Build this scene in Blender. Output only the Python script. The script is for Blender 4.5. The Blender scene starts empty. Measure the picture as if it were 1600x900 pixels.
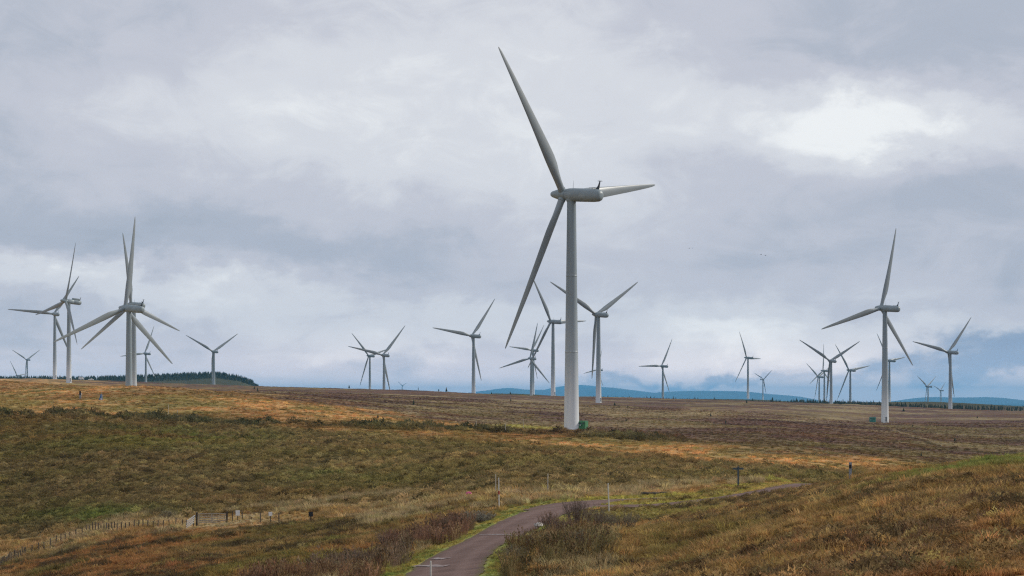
import bpy, bmesh, math, random
import numpy as np
from mathutils import Matrix, Vector, Euler

random.seed(7)
RNG = np.random.default_rng(11)
sc = bpy.context.scene
COL = sc.collection
R = math.radians

# ------------------------------------------------------------------ camera
# eye at the world origin, looking along +Y; F = focal length in 1600-px photo pixels, HY = horizon row
F, HY = 3111.0, 625.0
cam = bpy.data.cameras.new('camera')
cam_ob = bpy.data.objects.new('camera', cam)
COL.objects.link(cam_ob)
cam_ob.rotation_euler = (R(90), 0, 0)
cam.sensor_width = 36.0
cam.lens = 36.0 * F / 1600.0
cam.shift_y = (HY - 450.0) / 1600.0
cam.clip_start = 0.5
cam.clip_end = 90000.0
sc.camera = cam_ob

# ------------------------------------------------------------------ light
SUN_EL, SUN_AZ = R(29), R(72)          # azimuth clockwise from the view axis: behind the scene, to the right
sun = bpy.data.lights.new('sun', 'SUN')
sun.energy = 2.5
sun.angle = R(10)
sun.color = (1.0, 0.93, 0.82)
sun_ob = bpy.data.objects.new('sun', sun)
COL.objects.link(sun_ob)
sd = Vector((math.sin(SUN_AZ) * math.cos(SUN_EL), math.cos(SUN_AZ) * math.cos(SUN_EL), math.sin(SUN_EL)))
sun_ob.rotation_euler = (-sd).to_track_quat('-Z', 'Y').to_euler()

sc.view_settings.view_transform = 'Standard'
sc.view_settings.look = 'None'
sc.view_settings.exposure = 0.0
sc.view_settings.gamma = 1.0
sc.cycles.max_bounces = 5
sc.cycles.diffuse_bounces = 3
sc.cycles.glossy_bounces = 2
sc.cycles.transmission_bounces = 3
sc.cycles.volume_bounces = 2
sc.cycles.use_denoising = False
sc.cycles.filter_width = 1.25
sc.cycles.caustics_reflective = False
sc.cycles.caustics_refractive = False


class NT:
    """tiny node-tree writer"""
    def __init__(self, tree):
        self.t = tree
        self.n, self.l = tree.nodes, tree.links
    def node(self, kind, **kw):
        nd = self.n.new(kind)
        for k, v in kw.items():
            setattr(nd, k, v)
        return nd
    def put(self, sock, v):
        if isinstance(v, bpy.types.NodeSocket):
            self.l.new(v, sock)
        elif v is not None:
            sock.default_value = v
    def math(self, op, a, b=None, c=None, clamp=False):
        nd = self.node('ShaderNodeMath', operation=op, use_clamp=clamp)
        for i, v in enumerate((a, b, c)):
            if v is not None:
                self.put(nd.inputs[i], v)
        return nd.outputs[0]
    def vmath(self, op, a, b=None):
        nd = self.node('ShaderNodeVectorMath', operation=op)
        self.put(nd.inputs[0], a)
        if b is not None:
            self.put(nd.inputs[1], b)
        return nd.outputs['Value'] if op in ('LENGTH', 'DOT_PRODUCT') else nd.outputs[0]
    def noise(self, vec, scale, detail=4, rough=0.5, dist=0.0, color=False):
        nd = self.node('ShaderNodeTexNoise')
        self.put(nd.inputs['Vector'], vec)
        nd.inputs['Scale'].default_value = scale
        nd.inputs['Detail'].default_value = detail
        nd.inputs['Roughness'].default_value = rough
        nd.inputs['Distortion'].default_value = dist
        return nd.outputs['Color'] if color else nd.outputs[0]
    def mix(self, f, a, b, blend='MIX'):
        nd = self.node('ShaderNodeMix', data_type='RGBA', blend_type=blend)
        self.put(nd.inputs[0], f)
        self.put(nd.inputs[6], a)
        self.put(nd.inputs[7], b)
        return nd.outputs[2]
    def ramp(self, f, stops, interp='LINEAR'):
        nd = self.node('ShaderNodeValToRGB')
        cr = nd.color_ramp
        cr.interpolation = interp
        while len(cr.elements) < len(stops):
            cr.elements.new(0.5)
        for e, (p, c) in zip(cr.elements, stops):
            e.position = p
            e.color = (*c, 1) if len(c) == 3 else c
        self.put(nd.inputs[0], f)
        return nd.outputs[0]
    def remap(self, v, a, b, c=0.0, d=1.0, kind='SMOOTHSTEP'):
        nd = self.node('ShaderNodeMapRange', interpolation_type=kind)
        self.put(nd.inputs[0], v)
        for i, x in enumerate((a, b, c, d)):
            nd.inputs[i + 1].default_value = x
        return nd.outputs[0]


# ------------------------------------------------------------------ sky: broken overcast over a clear Nishita sky
world = bpy.data.worlds.new('World')
sc.world = world
world.use_nodes = True
W = NT(world.node_tree)
W.n.clear()
SKY_STRENGTH = 0.1
sky = W.node('ShaderNodeTexSky', sky_type='NISHITA', sun_disc=False)
sky.sun_elevation = SUN_EL
sky.sun_rotation = SUN_AZ
sky.air_density = 1.0
sky.dust_density = 0.6
geo = W.node('ShaderNodeTexCoord')
vdir = W.vmath('NORMALIZE', geo.outputs['Generated'])
sep = W.node('ShaderNodeSeparateXYZ')
W.l.new(vdir, sep.inputs[0])
# blue seen through the gaps is the blue of higher air, not of the dusty horizon
lift = W.vmath('NORMALIZE', W.vmath('ADD', vdir, (0.0, 0.0, 0.45)))
W.l.new(lift, sky.inputs[0])
dx, dy, dz = sep.outputs
az = W.math('ARCTAN2', dx, dy)
el = W.math('ARCSINE', dz)
# cloud-plane coordinates: features shrink towards the horizon as a flat deck does
den = W.math('ADD', W.math('MAXIMUM', dz, 0.0), 0.075)
comb = W.node('ShaderNodeCombineXYZ')
W.put(comb.inputs[0], W.math('DIVIDE', dx, den))
W.put(comb.inputs[1], W.math('MULTIPLY', W.math('DIVIDE', dy, den), 1.0))
plane = comb.outputs[0]
warp = W.noise(plane, 1.1, 5, 0.55, color=True)
# isotropic direction-space noise for the billows themselves
iso = W.node('ShaderNodeCombineXYZ')
W.put(iso.inputs[0], W.math('MULTIPLY', az, 1.0))
W.put(iso.inputs[1], W.math('MULTIPLY', el, 1.75))
W.put(iso.inputs[2], W.math('MULTIPLY', W.math('COSINE', az), 0.6))
n_big = W.noise(iso.outputs[0], 9.0, 8, 0.52, 0.4)
n_mid = W.noise(iso.outputs[0], 22.0, 10, 0.62, 0.7)
n_pl = W.noise(plane, 0.9, 8, 0.52, 0.5)
wcol = W.noise(iso.outputs[0], 14.0, 9, 0.60, color=True)
wsep = W.node('ShaderNodeSeparateColor')
W.l.new(wcol, wsep.inputs[0])
waz = W.math('ADD', az, W.math('MULTIPLY', W.math('SUBTRACT', wsep.outputs[0], 0.5), 0.10))
wel = W.math('ADD', el, W.math('MULTIPLY', W.math('SUBTRACT', wsep.outputs[1], 0.5), 0.062))


def blobs(lst, start=0.0):
    acc = start
    for (px, py, sx, sy, amp) in lst:
        a0, e0 = math.atan((px - 800) / F), math.atan((HY - py) / F)
        ka, ke = F / sx, F / sy
        u = W.math('MULTIPLY', W.math('SUBTRACT', waz, a0), ka)
        v = W.math('MULTIPLY', W.math('SUBTRACT', wel, e0), ke)
        q = W.math('ADD', W.math('MULTIPLY', u, u), W.math('MULTIPLY', v, v))
        g = W.math('EXPONENT', W.math('MULTIPLY', q, -0.7))
        acc = W.math('MULTIPLY_ADD', g, amp, acc)
    return acc


lum = blobs([
    (560, 150, 330, 150, .30), (900, 220, 240, 190, .26), (1265, 205, 140, 58, .40), (1470, 192, 200, 46, .40),
    (1130, 130, 130, 60, .10), (1490, 300, 210, 50, -.06), (1240, 350, 210, 50, -.05), (1420, 60, 280, 60, -.12),
    (180, 375, 330, 52, -.30), (600, 400, 200, 45, -.20), (760, 330, 120, 50, .02), (40, 60, 200, 70, -.10),
    (330, 30, 200, 40, -.06), (60, 445, 120, 32, .44), (330, 452, 170, 40, .46), (640, 510, 190, 46, .34),
    (1090, 520, 150, 44, .30), (1260, 530, 140, 40, .28), (1480, 520, 100, 24, .28), (1300, 566, 170, 16, .22), (520, 545, 200, 20, .10), (1000, 420, 160, 50, .02),
    (250, 200, 200, 100, .06), (1080, 390, 120, 36, -.05), (1440, 460, 180, 40, .08), (1330, 450, 140, 30, .05)], 0.42)
lum = W.math('MULTIPLY_ADD', W.math('SUBTRACT', n_big, 0.5), 0.42, lum)
lum = W.math('MULTIPLY_ADD', W.math('SUBTRACT', n_mid, 0.5), 0.50, lum)
lum = W.math('MULTIPLY_ADD', W.math('SUBTRACT', n_pl, 0.5), 0.30, lum)
cloud = W.ramp(lum, [(0.0, (.36, .41, .49)), (.28, (.455, .495, .58)), (.52, (.57, .59, .665)),
                     (.75, (.70, .72, .77)), (1.0, (.90, .92, .93))], 'EASE')
cloud = W.vmath('SCALE', cloud)
cloud.node.inputs['Scale'].default_value = 1.0 / SKY_STRENGTH
gap = blobs([(1580, 556, 100, 30, 1.0), (1450, 580, 120, 15, .55), (1200, 592, 180, 9, .5), (1050, 590, 150, 9, .4),
             (650, 592, 240, 16, .28), (250, 570, 300, 20, .2), (1560, 606, 120, 8, .3)], 0.0)
gap = W.math('MULTIPLY_ADD', W.math('SUBTRACT', n_mid, 0.5), 1.5, gap)
gapm = W.remap(gap, 0.15, 1.0, 0.0, 0.74)
clear = W.mix(1.0, sky.outputs[0], (0.95, 1.0, 1.0, 1), 'MULTIPLY')
# the lowest clouds, far off and seen edge on, stack up paler along the whole horizon
pale = W.math('EXPONENT', W.math('MULTIPLY', W.math('MULTIPLY', el, el), -1.0 / (R(1.25) ** 2)))
pcol = W.node('ShaderNodeCombineXYZ')
for i_, k_ in enumerate((1.25, .85, .60)):
    W.put(pcol.inputs[i_], W.math('MULTIPLY_ADD', pale, k_, 1.0))
final = W.vmath('MULTIPLY', W.mix(gapm, cloud, clear), pcol.outputs[0])
bg = W.node('ShaderNodeBackground')
W.l.new(final, bg.inputs[0])
bg.inputs[1].default_value = SKY_STRENGTH
wout = W.node('ShaderNodeOutputWorld')
W.l.new(bg.outputs[0], wout.inputs[0])


# ------------------------------------------------------------------ numpy helpers: noise, monotone interpolation
def _hash(ix, iy, seed):
    h = (ix.astype(np.int64) * 374761393 + iy.astype(np.int64) * 668265263 + seed * 1442695040888963) & 0xFFFFFFFF
    h = ((h ^ (h >> 13)) * 1274126177) & 0xFFFFFFFF
    return ((h ^ (h >> 16)) & 0xFFFF) / 65535.0


def vnoise(x, y, seed=0):
    x, y = np.asarray(x, float), np.asarray(y, float)
    ix, iy = np.floor(x), np.floor(y)
    fx, fy = x - ix, y - iy
    fx, fy = fx * fx * fx * (fx * (fx * 6 - 15) + 10), fy * fy * fy * (fy * (fy * 6 - 15) + 10)
    a, b = _hash(ix, iy, seed), _hash(ix + 1, iy, seed)
    c, d = _hash(ix, iy + 1, seed), _hash(ix + 1, iy + 1, seed)
    return (a + (b - a) * fx) * (1 - fy) + (c + (d - c) * fx) * fy


def fbm(x, y, wl, oct=4, seed=0, rough=0.5):
    x, y = np.asarray(x, float) / wl, np.asarray(y, float) / wl
    s, a, t = 0.0, 1.0, 0.0
    for o in range(oct):
        ca, sa = math.cos(0.6 + o), math.sin(0.6 + o)
        s = s + a * vnoise(x * ca - y * sa, x * sa + y * ca, seed + 17 * o)
        t += a
        a *= rough
        x, y = x * 2.03, y * 2.03
    return s / t                      # 0..1, mean 0.5


def sstep(x, a, b):
    t = np.clip((x - a) / (b - a), 0, 1)
    return t * t * (3 - 2 * t)


def pchip_cols(xk, Y, xq):
    """monotone cubic along axis 0 of Y (knots xk), evaluated at xq (1-D)"""
    xk = np.asarray(xk, float)
    h = np.diff(xk)
    d = np.diff(Y, axis=0) / h[:, None]
    m = np.zeros_like(Y)
    s = d[:-1] * d[1:]
    w1, w2 = (2 * h[1:] + h[:-1])[:, None], (h[1:] + 2 * h[:-1])[:, None]
    with np.errstate(all='ignore'):
        mm = (w1 + w2) / (w1 / d[:-1] + w2 / d[1:])
    m[1:-1] = np.where(s > 0, mm, 0)
    m[0], m[-1] = d[0], d[-1]
    q = np.clip(xq, xk[0], xk[-1])
    i = np.clip(np.searchsorted(xk, q) - 1, 0, len(xk) - 2)
    t = ((q - xk[i]) / h[i])[:, None]
    hh = h[i][:, None]
    return ((1 + 2 * t) * (1 - t) ** 2) * Y[i] + t * (1 - t) ** 2 * hh * m[i] + t * t * (3 - 2 * t) * Y[i + 1] + t * t * (t - 1) * hh * m[i + 1]


# ------------------------------------------------------------------ terrain: ground height below the eye, by bearing column and depth
DK = [1, 20, 60, 100, 130, 165, 200, 225, 245, 265, 320, 380, 440, 500, 560, 720, 900, 1150, 1450, 1800, 2200, 2800, 4300, 9000, 18000, 34000]
UK = [-300, 0, 200, 400, 600, 800, 1000, 1200, 1400, 1600, 1900]
ZT = {
    0: [-1.7, -3.2, -8, -12, -14.5, -16.3, -17.7, -19, -19.6, -19, -14.3, -8.8, -3.6, -1.6, 0, 3.4, 9, 11, 12.6, 17, 20, 18, 12, -5, -20, -26],
    200: [-1.7, -3.1, -7.2, -10.5, -12.5, -14.2, -15.3, -16, -15.7, -15.2, -12, -7.5, -4.4, -2.0, .3, 4.4, 4.6, 5, 9, 14.5, 17.5, 15, 12, -5, -20, -26],
    400: [-1.7, -3.0, -6.8, -9.8, -11.8, -13, -13.8, -14.3, -14.3, -13.8, -11, -7.4, -5.0, -3.0, -1.6, 1.5, 3.3, 5.5, 8, 12.2, 15, 12, 5, -5, -20, -26],
    600: [-1.7, -2.9, -6.6, -9.3, -10.5, -11.5, -12.2, -12.4, -12.2, -11.8, -10, -7.8, -6.2, -5.2, -4.3, -2, 0, 2.8, 6, 10.4, 12.3, 9, 0, -10, -20, -26],
    800: [-1.7, -2.9, -6.3, -8.7, -9.0, -9.3, -9.6, -9.7, -9.6, -9.4, -8.8, -8.3, -7.9, -7.8, -7.5, -5.5, -3, -.5, 2, 5, 6.2, 3, -4, -12, -20, -26],
    1000: [-1.7, -2.8, -5.9, -8.3, -8.7, -9.0, -9.4, -9.6, -9.7, -9.7, -9.5, -9, -8.7, -8.6, -8.5, -7.5, -6, -4.3, -2.2, 2, 2.7, 0, -8, -14, -20, -26],
    1200: [-1.7, -2.6, -5.3, -6.6, -7.3, -7.9, -8.5, -9.3, -9.8, -10, -10, -9.8, -9.6, -9.5, -9.4, -9, -8.3, -7, -4.3, -1.2, -1.4, -4, -10, -18, -32, -50],
    1400: [-1.7, -2.4, -4.6, -5.0, -5.05, -6.3, -8.5, -10, -11, -11.5, -12, -12, -12, -12, -12, -12, -12, -12.2, -9.5, -5, -7, -11, -17, -32, -52, -74],
    1600: [-1.7, -2.2, -4.2, -4.0, -3.9, -5.4, -8, -9.5, -10.5, -11.5, -13, -13.5, -13.5, -13.5, -13.5, -13.5, -13, -12.5, -11, -9, -11.5, -15, -24, -46, -72, -84],
}
ZT[-300] = [z - .6 if 60 <= d <= 500 else z for z, d in zip(ZT[0], DK)]
ZT[1900] = [z + .5 if 60 <= d <= 200 else z for z, d in zip(ZT[1600], DK)]
_tab = np.array([ZT[u] for u in UK], float)                      # (u, d)
_uf = np.arange(-300, 1901, 10.0)
_tab = pchip_cols(UK, _tab, _uf)                                 # (uf, d)
_lf = np.linspace(math.log(1), math.log(34000), 900)
_tab = pchip_cols(np.log(DK), _tab.T.copy(), _lf).T              # (uf, lf)
_ker = np.exp(-np.linspace(-2, 2, 17) ** 2)
_ker /= _ker.sum()
_tab = np.apply_along_axis(lambda r: np.convolve(np.pad(r, 8, 'edge'), _ker, 'valid'), 0, _tab)
_k2 = np.exp(-np.linspace(-2, 2, 7) ** 2)
_k2 /= _k2.sum()
_tab = np.apply_along_axis(lambda r: np.convolve(np.pad(r, 3, 'edge'), _k2, 'valid'), 1, _tab)


def uD(X, Y):
    r = np.hypot(X, Y)
    a = np.arctan2(X, Y)
    ac = np.clip(a, -0.36, 0.36)
    return 800 + F * np.tan(ac), np.maximum(r * np.cos(ac), 1.0)


def base_h(X, Y):
    X, Y = np.asarray(X, float), np.asarray(Y, float)
    u, D = uD(X, Y)
    iu = np.clip((np.clip(u, -300, 1899.9) + 300) / 10, 0, len(_uf) - 1.001)
    il = np.clip(np.log(np.clip(D, 1, 33999)) / (_lf[1] - _lf[0]), 0, len(_lf) - 1.001)
    i, j = iu.astype(int), il.astype(int)
    fu, fl = iu - i, il - j
    z = (_tab[i, j] * (1 - fu) + _tab[i + 1, j] * fu) * (1 - fl) + (_tab[i, j + 1] * (1 - fu) + _tab[i + 1, j + 1] * fu) * fl
    # the wooded hill on the left skyline
    amp = np.interp(u, [-300, 0, 60, 120, 200, 250, 300, 340, 370, 392, 404, 430, 520],
                    [20, 26, 27, 26, 29, 33, 38, 41, 36, 27, 18, 0, 0])
    return z + amp * np.exp(-((D - 4300) / 800.0) ** 2)


# wind turbines: rotor centre in the photo, depth (m), yaw (deg), rotor phase (deg), label
TURB = [
    (880.5, 304.0, 548, -39.7, 38.0, 'largest wind turbine, nearest of all, its tower rising beside a green kiosk'),
    (102.4, 470.3, 1532, 38.8, 18.3, 'turbine with a raised box on its nacelle, left of the two white vans'),
    (84.0, 490.5, 1983, -56.6, 86.0, 'turbine with one blade level to the left, behind the boxed nacelle one'),
    (195.4, 481.5, 998, -36.7, 113.4, 'front turbine of the overlapping pair at left, with the longer blades'),
    (204.9, 476.0, 1284, -40.7, 9.9, 'rear turbine of the overlapping pair at left, behind the front tower'),
    (225.9, 552.3, 3025, -37.2, 96.8, 'small turbine just right of the overlapping pair, before the wooded hill'),
    (332.7, 549.2, 2710, -52.1, 62.7, 'turbine standing alone before the dark conifer hill, two blades raised in a V'),
    (41.5, 562.0, 4618, -39.0, 61.7, 'small far left turbine with two raised blades above the tree line'),
    (26.5, 586.9, 4999, -24.0, 37.5, 'smallest turbine at the far left, tower hidden behind the tree line'),
    (576.0, 555.9, 2948, -45.2, 45.5, 'left turbine of the pair whose blades cross above the brown moor crest'),
    (598.0, 554.8, 2294, -53.6, 78.7, 'right turbine of the pair whose blades cross, one blade reaching up to the right'),
    (737.0, 524.8, 1901, -49.3, 82.0, 'turbine alone on the moor crest left of the largest tower'),
    (828.1, 559.8, 2541, -56.5, 106.8, 'lower and nearer turbine of the two lined up just left of the largest tower'),
    (830.8, 547.2, 2916, -42.2, 85.0, 'higher and farther turbine of the two lined up just left of the largest tower'),
    (860.6, 502.3, 1728, -46.3, 32.1, 'turbine directly left of the largest tower with a level blade passing behind that tower'),
    (931.3, 491.3, 1422, -53.6, 62.0, 'turbine directly right of the largest tower with two blades raised in a wide V'),
    (933.5, 577.8, 4068, -36.5, 100.5, 'tiny turbine almost hidden behind the tower with the wide V of blades'),
    (1033.5, 571.9, 2945, -47.4, 91.5, 'turbine alone over the blue hills right of centre with one blade level to the left'),
    (1166.4, 558.9, 3163, -39.5, 28.9, 'thin turbine over the blue hills with one blade level to the right'),
    (1193.1, 592.5, 5987, 215.5, 66.0, 'small dark turbine turned the other way, rotor on the right of its tower'),
    (1278.2, 588.8, 3926, -44.2, 56.2, 'lowest and leftmost turbine of the cluster of four at right'),
    (1285.8, 579.1, 3420, -36.5, 0.5, 'turbine with one blade straight up, second from left in the cluster of four'),
    (1296.7, 563.7, 2300, -68.0, 59.6, 'turbine facing the viewer with a wide V of blades, tallest of the cluster of four'),
    (1326.4, 578.2, 2861, -53.3, 38.3, 'rightmost turbine of the cluster of four, with a blade reaching right'),
    (1376.7, 481.3, 1113, -51.5, 106.3, 'tall turbine at right beside a small teal kiosk'),
    (1387.1, 563.3, 2789, -44.6, 36.6, 'turbine half hidden behind the tall right tower, nacelle showing to its right'),
    (1448.3, 603.8, 4289, -42.5, 60.3, 'small far turbine with a V of blades over the right blue hill, left of two'),
    (1469.2, 610.0, 6500, -42.0, 70.0, 'smallest far turbine over the right blue hill, right of two'),
    (1481.6, 550.1, 1935, -57.3, 78.4, 'rightmost turbine, one blade up to the right and one level to the left'),
    (628.4, 602.6, 12500, -45.0, 55.0, 'faintest and farthest turbine, only its blade tips above the moor crest'),
]
OVERHANG, HUBH = 2.8, 65.0
VISIBLE_BASE = {0: 671.5, 1: 598.5, 15: 629.8, 24: 662}   # photo row of the foot of the tower
tb = []                                                # (x, y, zbase, yaw, phase, hub height)
for i, (hx, hy, D, yaw, ph, lab) in enumerate(TURB):
    X, Z = (hx - 800) / F * D, (HY - hy) / F * D
    ya = R(yaw)
    bx, by = X + OVERHANG * math.cos(ya), D + OVERHANG * math.sin(ya)
    zb = Z - HUBH
    if i in VISIBLE_BASE:
        zb = (HY - VISIBLE_BASE[i]) / F * by
    tb.append((bx, by, zb, ya, R(ph), Z - zb))
# ground meets every tower foot: Gaussian corrections solved together
_P = np.array([(t[0], t[1]) for t in tb])
_sig = np.clip(_P[:, 1] * 0.045, 26, 160)
_G = np.exp(-((_P[:, None, 0] - _P[None, :, 0]) ** 2 + (_P[:, None, 1] - _P[None, :, 1]) ** 2) / (2 * _sig[None, :] ** 2))
_rw = np.linalg.solve(_G, np.array([t[2] for t in tb]) - base_h(_P[:, 0], _P[:, 1]))


def smooth_h(X, Y):
    X, Y = np.asarray(X, float), np.asarray(Y, float)
    z = base_h(X, Y)
    for (px, py), s, w in zip(_P, _sig, _rw):
        z = z + w * np.exp(-((X - px) ** 2 + (Y - py) ** 2) / (2 * s * s))
    return z


def march(u, py, lo, hi, n=900, fn=smooth_h):
    """first ground point seen at photo pixel (u, py) with depth in lo..hi"""
    D = np.linspace(lo, hi, n)
    X = (u - 800) / F * D
    s = HY - F * fn(X, D) / D
    k = np.nonzero(s <= py)[0]
    k = k[0] if len(k) else n - 1
    return float(X[k]), float(D[k])


# the track: centre line read off the photo, put on the ground
MAIN_PX = [(560, 1100, 50, 90), (632, 970, 60, 110), (685, 900, 70, 130), (717, 867, 80, 150), (750, 849, 90, 160), (783, 835, 90, 170), (822, 813, 100, 190),
           (862, 797.5, 120, 210), (905, 792, 140, 220), (960, 791.5, 140, 220), (1010, 791, 140, 220), (1085, 784, 150, 225), (1178, 772, 150, 230),
           (1248, 761, 160, 240), (1300, 753, 170, 230), (1350, 747, 165, 230)]
main_pts = [march(*p) for p in MAIN_PX]
spur_pts = [march(866, 797, 120, 210), march(900, 787.5, 140, 230), march(940, 783, 140, 230), march(985, 780.5, 140, 230), march(1035, 778.5, 140, 235)]


def chaikin(pts, n=3):
    for _ in range(n):
        q = [pts[0]]
        for a, b in zip(pts[:-1], pts[1:]):
            q += [(a[0] * .75 + b[0] * .25, a[1] * .75 + b[1] * .25), (a[0] * .25 + b[0] * .75, a[1] * .25 + b[1] * .75)]
        pts = q + [pts[-1]]
    return np.array(pts)


ROAD = chaikin(main_pts, 3)
SPUR = chaikin(spur_pts, 3)
HALF = 2.1


def poly_dist(X, Y, P):
    X, Y = np.asarray(X, float), np.asarray(Y, float)
    best = np.full(X.shape, 1e9)
    side = np.zeros(X.shape)
    for (ax, ay), (bx, by) in zip(P[:-1], P[1:]):
        ex, ey = bx - ax, by - ay
        L = ex * ex + ey * ey + 1e-9
        t = np.clip(((X - ax) * ex + (Y - ay) * ey) / L, 0, 1)
        qx, qy = X - ax - t * ex, Y - ay - t * ey
        d = np.hypot(qx, qy)
        m = d < best
        best = np.where(m, d, best)
        side = np.where(m, np.sign(ex * qy - ey * qx), side)     # +1 = left of travel
    return best, side


def road_dist(X, Y):
    """distance to either strip of tarmac, signed side of the main track; cheap for far points"""
    X, Y = np.asarray(X, float), np.asarray(Y, float)
    d = np.full(X.shape, 99.0)
    sd_ = np.zeros(X.shape)
    m = (Y > 40) & (Y < 260) & (np.abs(X) < 60)
    if m.any():
        a, s1 = poly_dist(X[m], Y[m], ROAD)
        b, s2 = poly_dist(X[m], Y[m], SPUR)
        d[m] = np.minimum(a, b - 0.3)
        sd_[m] = np.where(a <= b, s1, 1)
    return d, sd_


def ground_h(X, Y, rd=None):
    X, Y = np.asarray(X, float), np.asarray(Y, float)
    z = smooth_h(X, Y)
    D = np.hypot(X, Y)
    if rd is None:
        rd, _ = road_dist(X, Y)
    rough = sstep(rd, 2.2, 6.0) * sstep(D, 12, 40)
    near = 1 - sstep(D, 255, 300)
    fade = 1 - sstep(D, 1500, 6000)
    n = near * ((fbm(X, Y, 13, 3, 3) - .5) * 1.1 + (fbm(X, Y, 3.2, 3, 5) - .5) * .75) \
        + (1 - near) * fade * ((fbm(X, Y, 5, 4, 9) - .5) * 1.0 + (fbm(X, Y, 45, 3, 14) - .5) * 1.6 * sstep(D, 350, 800))
    u_, D_ = uD(X, Y)
    calm = sstep(u_, 900, 960) * (1 - sstep(u_, 1290, 1360)) * sstep(D_, 120, 140) * (1 - sstep(D_, 232, 245))
    n = n * (1 - .9 * calm)
    for (px, py, *_r) in tb[:1] + tb[15:16] + tb[24:25]:
        n = n * sstep(np.hypot(X - px, Y - py), 3, 9)
    return z + n * rough


# ------------------------------------------------------------------ vegetation colour by place
def photo_xy(X, Y):
    u, D = uD(X, Y)
    return u, D, HY - F * smooth_h(X, Y) / D


C = lambda *a: np.array(a, float)
ORANGE, RUST, OLIVE, DKBROWN = C(.58, .325, .125), C(.42, .205, .075), C(.27, .22, .07), C(.11, .078, .04)
HEATH, HEATHD, GREEN, MOSS = C(.38, .275, .115), C(.20, .155, .065), C(.21, .235, .062), C(.33, .285, .075)
MAROON, STRAW, TAWNY = C(.140, .078, .058), C(.48, .37, .19), C(.40, .26, .10)


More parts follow.
